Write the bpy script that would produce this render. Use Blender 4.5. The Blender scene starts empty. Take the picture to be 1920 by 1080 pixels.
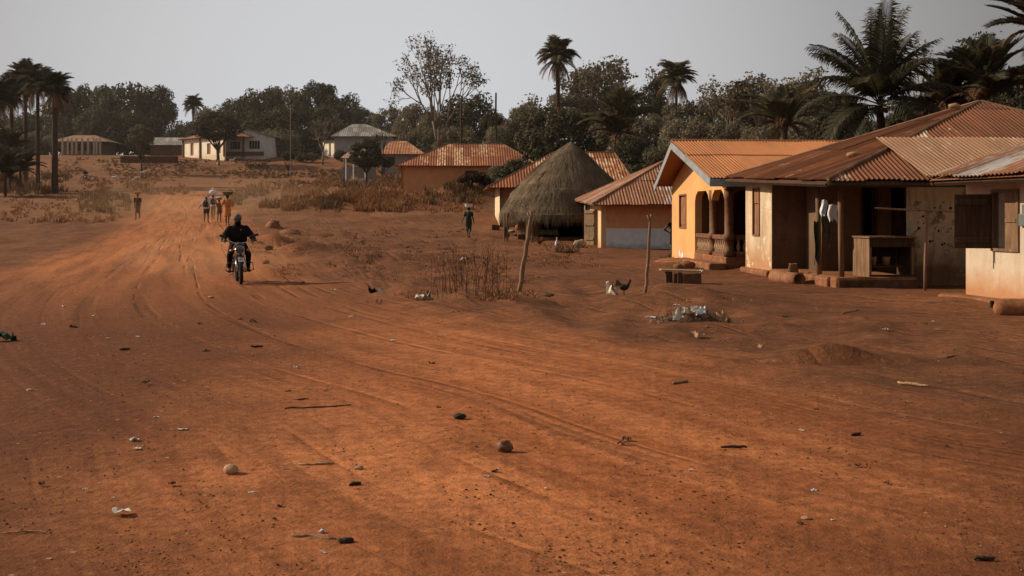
import bpy, bmesh, math, random
import numpy as np
from mathutils import Vector, Matrix, noise as mnoise
random.seed(7); np.random.seed(7)
S = bpy.context.scene
COL = S.collection
F = 2133.0; EYE = 1.6; HZ = 400.0          # focal length in photo pixels, eye height, horizon row
R = math.radians
PI = math.pi

# ------------------------------------------------------------------ terrain
YL = [0, 30, 45, 63, 73, 100, 140, 167, 185, 200, 260, 420, 900]
ZL = [0, 0, .25, 1.0, 1.15, 2.6, 5.0, 6.5, 9.3, 11.7, 15, 19, 24]
YR = [0, 45, 58, 64, 70, 85, 100, 140, 160, 200, 260, 420, 900]
ZR = [0, .08, .28, .45, 1.1, 2.3, 3.4, 5.6, 7.2, 11.2, 15, 19, 24]
MOUNDS = [(-.35, 19.6, .85, .20), (3.1, 20.6, 1.5, .26), (-9.6, 45.5, 1.1, .5), (-7.9, 43, .9, .28), (-6.6, 44, .8, .2),
          (-4.5, 92, 3.6, .8), (-2.4, 90, 2.4, 1.3), (-7.5, 87, 3.5, .5), (-12, 84, 4.5, .8), (-15, 82, 3.5, .7),
          (-19, 88, 4, .5), (1.6, 40.5, 1.6, .18), (-3.5, 37, 2.2, .16), (-1.2, 39, 2.0, .14), (-5.5, 33, 1.6, .14), (-6.2, 30.5, .9, .12),
          (-4.6, 36, 1.2, .2), (7.6, 19.9, 1.0, .1), (-28, 76, 4, .45), (-25.5, 66, 3, .2)]
def sstep(a, b, x):
    t = np.clip((x - a) / (b - a), 0, 1); return t * t * (3 - 2 * t)
def terr(X, Y):
    X = np.asarray(X, float); Y = np.asarray(Y, float)
    zl = 0; zr = 0
    for k in (.93, .965, 1, 1.035, 1.07):
        zl = zl + np.interp(Y * k, YL, ZL) / 5; zr = zr + np.interp(Y * k, YR, ZR) / 5
    t = sstep(-.22, -.05, X / np.maximum(Y, 1))
    z = zl * (1 - t) + zr * t
    for (mx, my, r, h) in MOUNDS:
        d2 = ((X - mx) ** 2 + ((Y - my) * .8) ** 2) / r ** 2
        z = z + h * np.exp(-d2 * 1.3)
    return z
def hgt(X, Y): return float(terr(X, Y))
_YS = np.concatenate([np.linspace(2.5, 60, 2400), np.linspace(60.1, 400, 2000)])
def ground(px, py):
    """world point of the ground seen at photo pixel (px,py)"""
    ax = (px - 960) / F
    zz = terr(ax * _YS, _YS)
    pj = HZ - F * (zz - EYE) / _YS
    i = int(np.argmax(pj <= py))
    if pj[i] > py: i = len(_YS) - 1
    Y = _YS[i]; return Vector((ax * Y, Y, zz[i]))
def at(px, py, Y): return Vector(((px - 960) / F * Y, Y, EYE - (py - HZ) / F * Y))

# ------------------------------------------------------------------ mesh helpers
class MB:
    def __init__(s): s.v = []; s.f = []; s.uv = {}; s.tone = {}
    def add(s, vs, fs, tone=None):
        o = len(s.v); s.v += [tuple(p) for p in vs]
        for f in fs:
            if tone is not None: s.tone[len(s.f)] = tone
            s.f.append(tuple(i + o for i in f))
    def box(s, c, d, rz=0, ry=0, rx=0, jit=0):
        M = Matrix.Translation(Vector(c)) @ Matrix.Rotation(rz, 4, 'Z') @ Matrix.Rotation(ry, 4, 'Y') @ Matrix.Rotation(rx, 4, 'X')
        vs = []
        for x in (-.5, .5):
            for y in (-.5, .5):
                for z in (-.5, .5):
                    j = Vector([random.uniform(-jit, jit) for _ in range(3)])
                    vs.append(M @ (Vector((x * d[0], y * d[1], z * d[2])) + j))
        s.hexa(vs)
    def hexa(s, vs): s.add(vs, [(0, 1, 3, 2), (4, 6, 7, 5), (0, 4, 5, 1), (2, 3, 7, 6), (0, 2, 6, 4), (1, 5, 7, 3)])
    def tube(s, pts, rad, n=8, cap=True, flat=1.0):
        pts = [Vector(p) for p in pts]
        if not hasattr(rad, '__len__'): rad = [rad] * len(pts)
        vs = []; fs = []
        up = Vector((0, 0, 1)); prev = None
        for i, p in enumerate(pts):
            d = (pts[min(i + 1, len(pts) - 1)] - pts[max(i - 1, 0)])
            if d.length < 1e-9: d = Vector((0, 0, 1))
            d.normalize()
            a = prev if prev is not None else (up if abs(d.z) < .9 else Vector((1, 0, 0)))
            x = (a - d * a.dot(d))
            if x.length < 1e-6: x = Vector((1, 0, 0)) - d * d.x
            x.normalize(); prev = x
            y = d.cross(x)
            for k in range(n):
                t = 2 * PI * k / n
                vs.append(p + x * math.cos(t) * rad[i] * flat + y * math.sin(t) * rad[i])
        for i in range(len(pts) - 1):
            for k in range(n):
                fs.append((i * n + k, i * n + (k + 1) % n, (i + 1) * n + (k + 1) % n, (i + 1) * n + k))
        if cap:
            fs.append(tuple(range(n - 1, -1, -1))); fs.append(tuple((len(pts) - 1) * n + k for k in range(n)))
        s.add(vs, fs)
    def ell(s, c, r, nu=12, nv=8, M=None, jit=0):
        c = Vector(c)
        if not hasattr(r, '__len__'): r = (r, r, r)
        vs = []; fs = []
        for j in range(nv + 1):
            ph = PI * j / nv
            for i in range(nu):
                th = 2 * PI * i / nu
                q = Vector((r[0] * math.sin(ph) * math.cos(th), r[1] * math.sin(ph) * math.sin(th), r[2] * math.cos(ph)))
                if jit: q *= 1 + jit * (mnoise.noise(q * 3 / max(r) + c) )
                if M is not None: q = M @ q
                vs.append(c + q)
        for j in range(nv):
            for i in range(nu):
                a = j * nu + i; b = j * nu + (i + 1) % nu
                if j == 0: fs.append((a, (j + 1) * nu + i, (j + 1) * nu + (i + 1) % nu))
                elif j == nv - 1: fs.append((a, (j + 1) * nu + i, b))
                else: fs.append((a, (j + 1) * nu + i, (j + 1) * nu + (i + 1) % nu, b))
        s.add(vs, fs)
    def cap(s, a, b, ra, rb, n=10):
        a = Vector(a); b = Vector(b); s.tube([a, b], [ra, rb], n); s.ell(a, ra, n, 6); s.ell(b, rb, n, 6)
    def loft(s, rings, closed=True, cap=True):
        n = len(rings[0]); vs = [p for r in rings for p in r]; fs = []
        for i in range(len(rings) - 1):
            for k in range(n if closed else n - 1):
                fs.append((i * n + k, i * n + (k + 1) % n, (i + 1) * n + (k + 1) % n, (i + 1) * n + k))
        if cap and closed:
            fs.append(tuple(range(n - 1, -1, -1))); fs.append(tuple((len(rings) - 1) * n + k for k in range(n)))
        s.add(vs, fs)
    def lathe(s, c, prof, n=20, M=None, cap=True):
        c = Vector(c); rings = []
        for (r, z) in prof:
            ring = []
            for k in range(n):
                q = Vector((r * math.cos(2 * PI * k / n), r * math.sin(2 * PI * k / n), z))
                if M is not None: q = M @ q
                ring.append(c + q)
            rings.append(ring)
        s.loft(rings, True, cap)
    def torus(s, c, axis, RR, r, n=28, m=8):
        axis = Vector(axis).normalized(); q = Vector((0, 0, 1)).rotation_difference(axis).to_matrix(); c = Vector(c)
        vs = []; fs = []
        for i in range(n):
            a = 2 * PI * i / n
            for j in range(m):
                b = 2 * PI * j / m
                vs.append(c + q @ Vector(((RR + r * math.cos(b)) * math.cos(a), (RR + r * math.cos(b)) * math.sin(a), r * math.sin(b))))
        for i in range(n):
            for j in range(m):
                fs.append((i * m + j, ((i + 1) % n) * m + j, ((i + 1) % n) * m + (j + 1) % m, i * m + (j + 1) % m))
        s.add(vs, fs)
    def quad(s, a, b, c, d): s.add([a, b, c, d], [(0, 1, 2, 3)])
    def mesh(s, name, org=(0, 0, 0)):
        me = bpy.data.meshes.new(name); o = Vector(org)
        me.from_pydata([(p[0] - o.x, p[1] - o.y, p[2] - o.z) for p in s.v], [], s.f)
        if s.uv:
            uvl = me.uv_layers.new(name='UVMap')
            for p in me.polygons:
                u = s.uv.get(p.index)
                if u:
                    for k, li in enumerate(p.loop_indices): uvl.data[li].uv = u[k]
        if s.tone:
            at_ = me.attributes.new('tone', 'FLOAT', 'FACE')
            for i, t in s.tone.items(): at_.data[i].value = t
        me.update(); return me
    def build(s, name, mat, parent=None, smooth=False, loc=None, fix=True, bevel=0):
        org = parent_world(parent) if parent is not None else (loc or (0, 0, 0))
        me = s.mesh(name, org)
        if fix:
            bm = bmesh.new(); bm.from_mesh(me); bmesh.ops.recalc_face_normals(bm, faces=bm.faces); bm.to_mesh(me); bm.free()
        return link(name, me, mat, parent, smooth, loc, bevel)
def parent_world(p):
    v = Vector((0, 0, 0))
    while p is not None: v += p.location; p = p.parent
    return v
def link(name, me, mat, parent=None, smooth=False, loc=None, bevel=0):
    o = bpy.data.objects.new(name, me); COL.objects.link(o)
    if mat is not None: me.materials.append(mat)
    if smooth:
        me.polygons.foreach_set('use_smooth', [True] * len(me.polygons))
    if parent is not None: o.parent = parent
    elif loc is not None: o.location = loc
    if bevel:
        b = o.modifiers.new('bevel', 'BEVEL'); b.width = bevel; b.segments = 2; b.limit_method = 'ANGLE'
    return o
def thing(name, label, cat, loc=(0, 0, 0), group=None):
    o = bpy.data.objects.new(name, None); COL.objects.link(o); o.location = loc; o.empty_display_size = .1
    return tag(o, label, cat, group)
def tag(o, label, cat, group=None):
    o['label'] = label; o['category'] = cat
    if group: o['group'] = group
    return o
def struct(o): o['kind'] = 'structure'; return o
def stuff(o, label, cat): o['kind'] = 'stuff'; return tag(o, label, cat)
def dup(root, label=None, group=None):
    r = root.copy(); COL.objects.link(r)
    if label: r['label'] = label
    if group: r['group'] = group
    for ch in list(root.children):
        c = ch.copy(); COL.objects.link(c); c.parent = r
        for g in list(ch.children):
            d = g.copy(); COL.objects.link(d); d.parent = c
    return r
def remesh(mb, name, mat, parent, vox, smooth_it=2, loc=None):
    """union of overlapping primitives into one continuous skin"""
    me = mb.mesh(name, parent_world(parent) if parent is not None else (loc or (0, 0, 0)))
    o = bpy.data.objects.new('tmp', me); COL.objects.link(o)
    m = o.modifiers.new('r', 'REMESH'); m.mode = 'VOXEL'; m.voxel_size = vox
    if smooth_it:
        k = o.modifiers.new('s', 'SMOOTH'); k.iterations = smooth_it; k.factor = .5
    dg = bpy.context.evaluated_depsgraph_get()
    me2 = bpy.data.meshes.new_from_object(o.evaluated_get(dg)); me2.name = name
    bpy.data.objects.remove(o); me2.materials.clear()
    return link(name, me2, mat, parent, True, loc)

# ------------------------------------------------------------------ node helpers
class NT:
    def __init__(s, name, rough=.9, spec=.2):
        s.m = bpy.data.materials.new(name); s.m.use_nodes = True; s.t = s.m.node_tree
        s.b = s.t.nodes['Principled BSDF']; s.out = s.t.nodes['Material Output']
        s.b.inputs['Roughness'].default_value = rough
        s.b.inputs['Specular IOR Level'].default_value = spec
    def n(s, typ, **kw):
        x = s.t.nodes.new(typ)
        for k, v in kw.items(): setattr(x, k, v)
        return x
    def put(s, sock, v):
        if hasattr(v, 'is_linked') or isinstance(v, bpy.types.NodeSocket): s.t.links.new(v, sock)
        else:
            if isinstance(v, (tuple, list)) and len(v) == 3 and sock.type == 'RGBA': v = (*v, 1)
            sock.default_value = v
    def pos(s): return s.n('ShaderNodeNewGeometry').outputs['Position']
    def rnd(s): return s.n('ShaderNodeNewGeometry').outputs['Random Per Island']
    def obj(s): return s.n('ShaderNodeTexCoord').outputs['Object']
    def uv(s): return s.n('ShaderNodeTexCoord').outputs['UV']
    def attr(s, nm): return s.n('ShaderNodeAttribute', attribute_name=nm).outputs['Fac']
    def scale(s, v, sc):
        m = s.n('ShaderNodeMapping'); s.put(m.inputs['Vector'], v); m.inputs['Scale'].default_value = sc; return m.outputs[0]
    def noise(s, v, sc, det=4, ro=.6, dist=0):
        x = s.n('ShaderNodeTexNoise'); s.put(x.inputs['Vector'], v); x.inputs['Scale'].default_value = sc
        x.inputs['Detail'].default_value = det; x.inputs['Roughness'].default_value = ro; x.inputs['Distortion'].default_value = dist
        return x.outputs['Fac']
    def voro(s, v, sc, feat='F1'):
        x = s.n('ShaderNodeTexVoronoi', feature=feat); s.put(x.inputs['Vector'], v); x.inputs['Scale'].default_value = sc
        return x
    def ramp(s, f, stops, interp='LINEAR'):
        x = s.n('ShaderNodeValToRGB'); s.put(x.inputs[0], f); cr = x.color_ramp; cr.interpolation = interp
        while len(cr.elements) < len(stops): cr.elements.new(.5)
        for e, (p, c) in zip(cr.elements, stops):
            e.position = p; e.color = (c, c, c, 1) if not hasattr(c, '__len__') else (*c, 1)
        return x.outputs[0]
    def mix(s, f, a, b, mode='MIX'):
        x = s.n('ShaderNodeMix', data_type='RGBA', blend_type=mode)
        s.put(x.inputs[0], f); s.put(x.inputs[6], a); s.put(x.inputs[7], b); return x.outputs[2]
    def math(s, op, a, b=0., c=None):
        x = s.n('ShaderNodeMath', operation=op); s.put(x.inputs[0], a); s.put(x.inputs[1], b)
        if c is not None: s.put(x.inputs[2], c)
        return x.outputs[0]
    def sep(s, v): x = s.n('ShaderNodeSeparateXYZ'); s.put(x.inputs[0], v); return x.outputs
    def comb(s, a, b, c):
        x = s.n('ShaderNodeCombineXYZ'); s.put(x.inputs[0], a); s.put(x.inputs[1], b); s.put(x.inputs[2], c); return x.outputs[0]
    def rng(s, v, a, b, c=0., d=1.):
        x = s.n('ShaderNodeMapRange'); s.put(x.inputs[0], v)
        for i, q in enumerate((a, b, c, d)): x.inputs[i + 1].default_value = q
        return x.outputs[0]
    def color(s, c): s.put(s.b.inputs['Base Color'], c)
    def bump(s, h, st=.5, dist=.02):
        x = s.n('ShaderNodeBump'); s.put(x.inputs['Height'], h); x.inputs['Strength'].default_value = st; x.inputs['Distance'].default_value = dist
        s.t.links.new(x.outputs[0], s.b.inputs['Normal'])
def g3(c, k): return tuple(max(0, min(1, x * k)) for x in c)
_mc = {}
def plain(name, c, rough=.85, var=.35, sc=6., spec=.2, metal=0, bump=.3, bsc=40):
    """a slightly uneven, slightly dirty surface"""
    if name in _mc: return _mc[name]
    n = NT(name, rough, spec); p = n.obj()
    f = n.noise(p, sc, 5, .65)
    n.color(n.mix(n.ramp(f, [(.3, 0), (.7, 1)]), g3(c, 1 - var), g3(c, 1 + var)))
    n.b.inputs['Metallic'].default_value = metal
    if bump: n.bump(n.noise(p, bsc, 3), bump, .01)
    _mc[name] = n.m; return n.m

def plaster(name, top, low, z0, hlow=.7, dirt=.6, stain=(.13, .075, .04), speck=None, grime=.25):
    n = NT(name, .92, .15); p = n.pos(); x, y, z = n.sep(p)
    zz = n.math('SUBTRACT', z, z0)
    edge = n.math('ADD', zz, n.math('MULTIPLY', n.math('SUBTRACT', n.noise(p, 1.6, 6, .7), .5), 1.1 * hlow))
    lowf = n.rng(edge, hlow, hlow * .15)
    big = n.noise(p, .9, 5, .65); fine = n.noise(p, 9, 5, .7)
    stre = n.noise(n.scale(p, (3.2, 3.2, .55)), 1.0, 7, .72, .4)
    c = n.mix(n.ramp(big, [(.35, 0), (.7, 1)]), g3(top, .82), g3(top, 1.08))
    c = n.mix(n.math('MULTIPLY', n.ramp(stre, [(.48, 0), (.72, 1)]), grime * 2), c, g3(stain, 1.6))
    c = n.mix(n.math('MULTIPLY', n.ramp(fine, [(.55, 0), (.75, 1)]), grime), c, stain)
    c = n.mix(n.math('MULTIPLY', lowf, dirt), c, low)
    if speck:
        pat = n.noise(p, 2.4, 6, .75)
        c = n.mix(n.ramp(pat, [(.56, 0), (.6, 1)]), c, speck)
    n.color(c); n.bump(n.math('ADD', fine, n.math('MULTIPLY', big, 2.)), .35, .02); return n.m
def rust(name, dark, mid, pale, pale_amt=.35, streak=14.):
    n = NT(name, .75, .3); uv = n.uv(); tone = n.attr('tone')
    st = n.noise(n.scale(uv, (streak, .7, 1)), 1., 6, .7)
    st2 = n.noise(n.scale(uv, (streak * .5, 1.6, 1)), 1., 5, .7)
    blot = n.noise(n.scale(uv, (.8, .6, 1)), 1., 5, .6)
    c = n.mix(n.ramp(st, [(.3, 0), (.68, 1)]), dark, mid)
    c = n.mix(n.ramp(blot, [(.35, .0), (.7, .75)]), c, g3(mid, 1.25))
    c = n.mix(n.math('MULTIPLY', n.ramp(tone, [(0, 1), (.45, 0)]), .6), c, g3(dark, .8))
    pf = n.math('ADD', st2, n.math('MULTIPLY', n.math('SUBTRACT', tone, .5), .34))
    c = n.mix(n.ramp(pf, [(.66 - pale_amt * .35, 0), (.76 - pale_amt * .25, .9)]), c, pale)
    n.color(c); n.bump(n.noise(n.scale(uv, (18, 6, 1)), 1., 4), .15, .01)
    return n.m
def wood(name, c, sc=1., var=.5, ax=2):
    if name in _mc: return _mc[name]
    n = NT(name, .85, .2); p = n.obj(); k = [14, 14, 14]; k[ax] = 1.0
    f = n.noise(n.scale(p, [q * sc for q in k]), 1.5, 6, .65); g = n.noise(p, 3, 4)
    col = n.mix(n.ramp(f, [(.3, 0), (.7, 1)]), g3(c, 1 - var), g3(c, 1 + var))
    col = n.mix(n.math('MULTIPLY', n.ramp(g, [(.45, 0), (.7, 1)]), .5), col, g3(c, .5))
    n.color(col); n.bump(f, .5, .01); _mc[name] = n.m; return n.m
def leafmat(name, dark, lite, trans=.25, dry=None, dryf=.12):
    if name in _mc: return _mc[name]
    n = NT(name, .8, .12); r = n.rnd(); p = n.pos()
    c = n.mix(r, dark, lite)
    c = n.mix(n.ramp(n.noise(p, .22, 3), [(.3, 0), (.7, .65)]), c, g3(dark, .75))
    if dry:
        r2 = n.math('FRACT', n.math('MULTIPLY', r, 17.3))
        c = n.mix(n.math('LESS_THAN', r2, dryf), c, dry)
    n.color(c)
    tr = n.n('ShaderNodeBsdfTranslucent'); n.put(tr.inputs[0], c)
    mx = n.n('ShaderNodeMixShader'); mx.inputs[0].default_value = trans
    n.t.links.new(n.b.outputs[0], mx.inputs[1]); n.t.links.new(tr.outputs[0], mx.inputs[2]); n.t.links.new(mx.outputs[0], n.out.inputs[0])
    _mc[name] = n.m; return n.m

# ------------------------------------------------------------------ walls and roofs
class Frame:
    """a vertical wall plane running from A to B (x,y); s along it, d outwards, z up"""
    def __init__(s, A, B):
        s.A = Vector((A[0], A[1])); s.B = Vector((B[0], B[1])); s.L = (s.B - s.A).length
        s.u = (s.B - s.A).normalized(); s.n = Vector((s.u.y, -s.u.x))
    def pt(s, a, d, z): q = s.A + s.u * a + s.n * d; return Vector((q.x, q.y, z))
    def px(s, px, py=400.):
        k = px - 960
        a = (k * s.A.y - F * s.A.x) / (F * s.u.x - k * s.u.y)
        return a, EYE - (py - HZ) / F * (s.A + s.u * a).y
    def box(s, mb, s0, s1, d0, d1, z0, z1):
        mb.hexa([s.pt(a, d, z) for a in (s0, s1) for d in (d0, d1) for z in (z0, z1)])
    def wall(s, mb, s0, s1, z0, z1, th=.2, holes=()):
        ss = sorted({s0, s1, *[min(max(v, s0), s1) for h in holes for v in h[:2]]}); zs = sorted({z0, z1, *[min(max(v, z0), z1) for h in holes for v in h[2:]]})
        def solid(i, j):
            if i < 0 or j < 0 or i >= len(ss) - 1 or j >= len(zs) - 1: return False
            a = (ss[i] + ss[i + 1]) / 2; z = (zs[j] + zs[j + 1]) / 2
            return not any(h[0] < a < h[1] and h[2] < z < h[3] for h in holes)
        for i in range(len(ss) - 1):
            for j in range(len(zs) - 1):
                if not solid(i, j): continue
                a, b, c, e = ss[i], ss[i + 1], zs[j], zs[j + 1]
                P = lambda q, d, z: s.pt(q, d, z)
                mb.quad(P(a, 0, c), P(b, 0, c), P(b, 0, e), P(a, 0, e)); mb.quad(P(a, -th, c), P(a, -th, e), P(b, -th, e), P(b, -th, c))
                if not solid(i - 1, j): mb.quad(P(a, 0, c), P(a, 0, e), P(a, -th, e), P(a, -th, c))
                if not solid(i + 1, j): mb.quad(P(b, 0, c), P(b, -th, c), P(b, -th, e), P(b, 0, e))
                if not solid(i, j - 1): mb.quad(P(a, 0, c), P(a, -th, c), P(b, -th, c), P(b, 0, c))
                if not solid(i, j + 1): mb.quad(P(a, 0, e), P(b, 0, e), P(b, -th, e), P(a, -th, e))
def corr(mb, A, B, C, D, pitch=.1, amp=.016, sheet=.75, row=2.2, ragged=.05, seed=1, tonefn=None):
    """corrugated sheets laid on the plane A B (eave) C D (top); C==D for a hip end"""
    rg = random.Random(seed)
    A, B, C, D = map(Vector, (A, B, C, D)); u = (B - A).normalized(); L = (B - A).length
    nrm = (B - A).cross(((C + D) / 2 - A)).normalized()
    if nrm.z < 0: nrm = -nrm
    w = nrm.cross(u)
    if w.z < 0: w = -w
    uv = lambda P: ((P - A).dot(u), (P - A).dot(w))
    c2 = uv(C); d2 = uv(D); H = max(c2[1], d2[1])
    ruled = abs((c2[0] - d2[0]) - L) < .25 * L and abs(d2[0]) < .25 * L
    def vmax(x):
        v = H
        if d2[0] > 1e-4: v = min(v, x * d2[1] / d2[0])
        if c2[0] < L - 1e-4: v = min(v, (L - x) * c2[1] / (L - c2[0]))
        return max(v, 0)
    ns = max(1, round(L / sheet)); sw = L / ns
    for k in range(ns):
        x0, x1 = k * sw - (.03 if k else 0), (k + 1) * sw + (.03 if k < ns - 1 else 0)
        vm = H if ruled else max(vmax(x0), vmax(x1), vmax((x0 + x1) / 2))
        nr = max(1, math.ceil(vm / row)); nc = max(4, int((x1 - x0) / pitch * 4))
        for j in range(nr):
            v0 = j * row - (0.12 if j else rg.uniform(-.2, 1) * ragged); v1 = (j + 1) * row
            off = .004 + .013 * j + rg.uniform(0, .012) + .006 * (k % 2); tilt = rg.uniform(-.008, .012)
            P0 = (A + D) * 0
            tone = rg.random()
            if tonefn: tone = tonefn(A + u * (x0 + x1) / 2 + w * (v0 + min(v1, vm)) / 2, tone)
            cols = []
            for i in range(nc + 1):
                x = x0 + (x1 - x0) * i / nc
                vt = min(v1, H if ruled else vmax(x))
                vb = min(v0, vt)
                col = []
                for q in (0, .5, 1):
                    v = vb + (vt - vb) * q
                    xx = x
                    if ruled: xx = x + (d2[0] + (c2[0] - d2[0] - L) * x / L) * v / H
                    hgt_ = off + tilt * (1 - q) + amp * math.sin(2 * PI * x / pitch) + .02 * mnoise.noise(Vector((x * .7, v * .5, seed)))
                    col.append(((A + u * xx + w * v + nrm * hgt_), (xx, v)))
                cols.append(col)
            for i in range(nc):
                for q in range(2):
                    a, b, c, d = cols[i][q], cols[i + 1][q], cols[i + 1][q + 1], cols[i][q + 1]
                    if (a[0] - d[0]).length < 1e-5 and (b[0] - c[0]).length < 1e-5: continue
                    fi = len(mb.f); mb.add([a[0], b[0], c[0], d[0]], [(0, 1, 2, 3)], tone)
                    mb.uv[fi] = [(a[1][0] + seed * 3.1, a[1][1]), (b[1][0] + seed * 3.1, b[1][1]), (c[1][0] + seed * 3.1, c[1][1]), (d[1][0] + seed * 3.1, d[1][1])]
def hiproof(root, mat, E, T, pitch=.1, amp=.016, seed=1, cap=True, sides=(0, 1, 2, 3), tonefn=None, name='roof', sheet=.75):
    """E: 4 eave corners in order left-far, left-near, right-near, right-far; T: (left top, right top)"""
    mb = MB(); a, b, c, d = map(Vector, E); t0, t1 = map(Vector, T)
    pl = [(a, b, t0, t0), (b, c, t1, t0), (c, d, t1, t1), (d, a, t0, t1)]
    for i in sides: corr(mb, *pl[i], pitch, amp, seed=seed + i, tonefn=tonefn, sheet=sheet)
    # underside, a hand below the sheets
    z = Vector((0, 0, -.05))
    for i in sides:
        q = pl[i]
        base = len(mb.f)
        mb.add([p + z for p in q], [(0, 3, 2, 1)] if q[2] != q[3] else [(0, 2, 1)], .1)
    r = mb.build(name, mat, root, fix=False)
    if cap:
        for (p, q) in ((a, t0), (b, t0), (c, t1), (d, t1)):
            k = MB(); k.tube([p + Vector((0, 0, .02)), q + Vector((0, 0, .035))], .045, 6); k.build('ridge_cap', M['ridge'], r)
        if (t1 - t0).length > .1:
            k = MB(); k.tube([t0 + Vector((0, 0, .035)), t1 + Vector((0, 0, .035))], .05, 6); k.build('ridge_cap', M['ridge'], r)
    return r
M = {}
# ------------------------------------------------------------------ camera, light, sky
cam = bpy.data.cameras.new('camera'); cam.sensor_width = 36; cam.lens = 36 * F / 1920; cam.shift_y = -140 / 1920
cam.clip_start = .1; cam.clip_end = 3000
co = bpy.data.objects.new('camera', cam); COL.objects.link(co); co.location = (0, 0, EYE); co.rotation_euler = (PI / 2, 0, 0); S.camera = co
S.view_settings.view_transform = 'Standard'; S.view_settings.look = 'None'; S.view_settings.exposure = 0
SUN_EL = 29.; SUN_AZ = Vector((-.965, .26))          # towards the sun
sd = Vector((SUN_AZ.x * math.cos(R(SUN_EL)), SUN_AZ.y * math.cos(R(SUN_EL)), math.sin(R(SUN_EL)))).normalized()
sl = bpy.data.lights.new('sun', 'SUN'); sl.energy = 5.0; sl.angle = R(.6); sl.color = (1, .84, .64)
so = bpy.data.objects.new('sun', sl); COL.objects.link(so); so.rotation_euler = sd.to_track_quat('Z', 'Y').to_euler()
W = bpy.data.worlds.new('World'); S.world = W; W.use_nodes = True; nt = W.node_tree
bg = nt.nodes['Background']
sky = nt.nodes.new('ShaderNodeTexSky'); sky.sky_type = 'NISHITA'; sky.sun_disc = False
sky.sun_elevation = R(SUN_EL); sky.sun_rotation = math.atan2(SUN_AZ.x, SUN_AZ.y); sky.dust_density = 6; sky.air_density = 1.5
hs = nt.nodes.new('ShaderNodeHueSaturation'); hs.inputs['Saturation'].default_value = .12; hs.inputs['Value'].default_value = .1
nt.links.new(sky.outputs[0], hs.inputs['Color'])
# hazy sky, brightest low in the north; falloff carries a corner vignette, greyer overhead
tc = nt.nodes.new('ShaderNodeTexCoord')
dp = nt.nodes.new('ShaderNodeVectorMath'); dp.operation = 'DOT_PRODUCT'; nt.links.new(tc.outputs['Generated'], dp.inputs[0])
hd = Vector((-.10, 1, .04)).normalized(); dp.inputs[1].default_value = hd
rp = nt.nodes.new('ShaderNodeValToRGB'); nt.links.new(dp.outputs['Value'], rp.inputs[0])
st = [(0.0, (.29, .285, .285)), (.6, (.24, .235, .235)), (.87, (.26, .255, .255)), (.925, (.40, .395, .40)), (.965, (.56, .56, .575)), (1.0, (.685, .695, .72))]  # first stop, behind the camera, raised to fill shaded front walls
while len(rp.color_ramp.elements) < len(st): rp.color_ramp.elements.new(.5)
for e, (p, c) in zip(rp.color_ramp.elements, st): e.position = p; e.color = (*c, 1)
mxw = nt.nodes.new('ShaderNodeMix'); mxw.data_type = 'RGBA'; mxw.inputs[0].default_value = .86
nt.links.new(hs.outputs[0], mxw.inputs[6]); nt.links.new(rp.outputs[0], mxw.inputs[7])
gn = nt.nodes.new('ShaderNodeMix'); gn.data_type = 'RGBA'; gn.blend_type = 'MULTIPLY'; gn.inputs[0].default_value = 1; gn.inputs[7].default_value = (10, 10, 10, 1)
nt.links.new(mxw.outputs[2], gn.inputs[6]); nt.links.new(gn.outputs[2], bg.inputs[0]); bg.inputs[1].default_value = .1

# ------------------------------------------------------------------ ground and road
def poly_w(pts): return np.array([[*(ground(x, y).xy)] if y > 0 else [x, -y] for x, y in pts])
Redge = np.vstack([[[30, -8], [14, 1.5], [7.2, 5.6]], poly_w([(1920, 800), (1720, 742), (1500, 700), (1300, 668), (1100, 640), (950, 612), (800, 580), (700, 556), (640, 535), (575, 500), (530, 468), (500, 440), (470, 410), (440, 385), (425, 365), (415, 350), (430, 340), (415, 332), (380, 326)])])
def smooth_line(L, n=12, it=10):
    d = np.concatenate([[0], np.cumsum(np.hypot(*np.diff(L, axis=0).T))]); q = np.linspace(0, 1, len(L) * n) ** 1.0; s_ = np.interp(q, d / d[-1], np.arange(len(L)) / (len(L) - 1)); P_ = np.stack([np.interp(np.linspace(0, len(L) - 1, len(L) * n), np.arange(len(L)), L[:, k]) for k in (0, 1)], 1)
    for _ in range(it * n): P_[1:-1] = .25 * P_[:-2] + .5 * P_[1:-1] + .25 * P_[2:]
    return P_[::3]
Redge = smooth_line(Redge)
Ledge = np.vstack([[[-30, -8], [-24, 2], [-18, 12], [-14.5, 22]], poly_w([(25, 500), (130, 470), (205, 440), (238, 410), (262, 385), (285, 365), (295, 350), (280, 340), (250, 332), (180, 322)])])
def pldist(P, line):
    """signed distance and arc length to a polyline (positive on its left)"""
    best = np.full(len(P), 1e9); sg = np.zeros(len(P)); arc = np.zeros(len(P)); acc = 0.
    for a, b in zip(line[:-1], line[1:]):
        d = b - a; L = np.hypot(*d)
        if L < 1e-6: continue
        t = np.clip(((P - a) @ d) / L ** 2, 0, 1); q = a + t[:, None] * d; r = P - q; dist = np.hypot(r[:, 0], r[:, 1])
        m = dist < best; best[m] = dist[m]; sg[m] = np.sign(d[0] * r[m, 1] - d[1] * r[m, 0]); arc[m] = acc + t[m] * L; acc += L
    return best * np.where(sg == 0, 1, sg), arc
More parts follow.
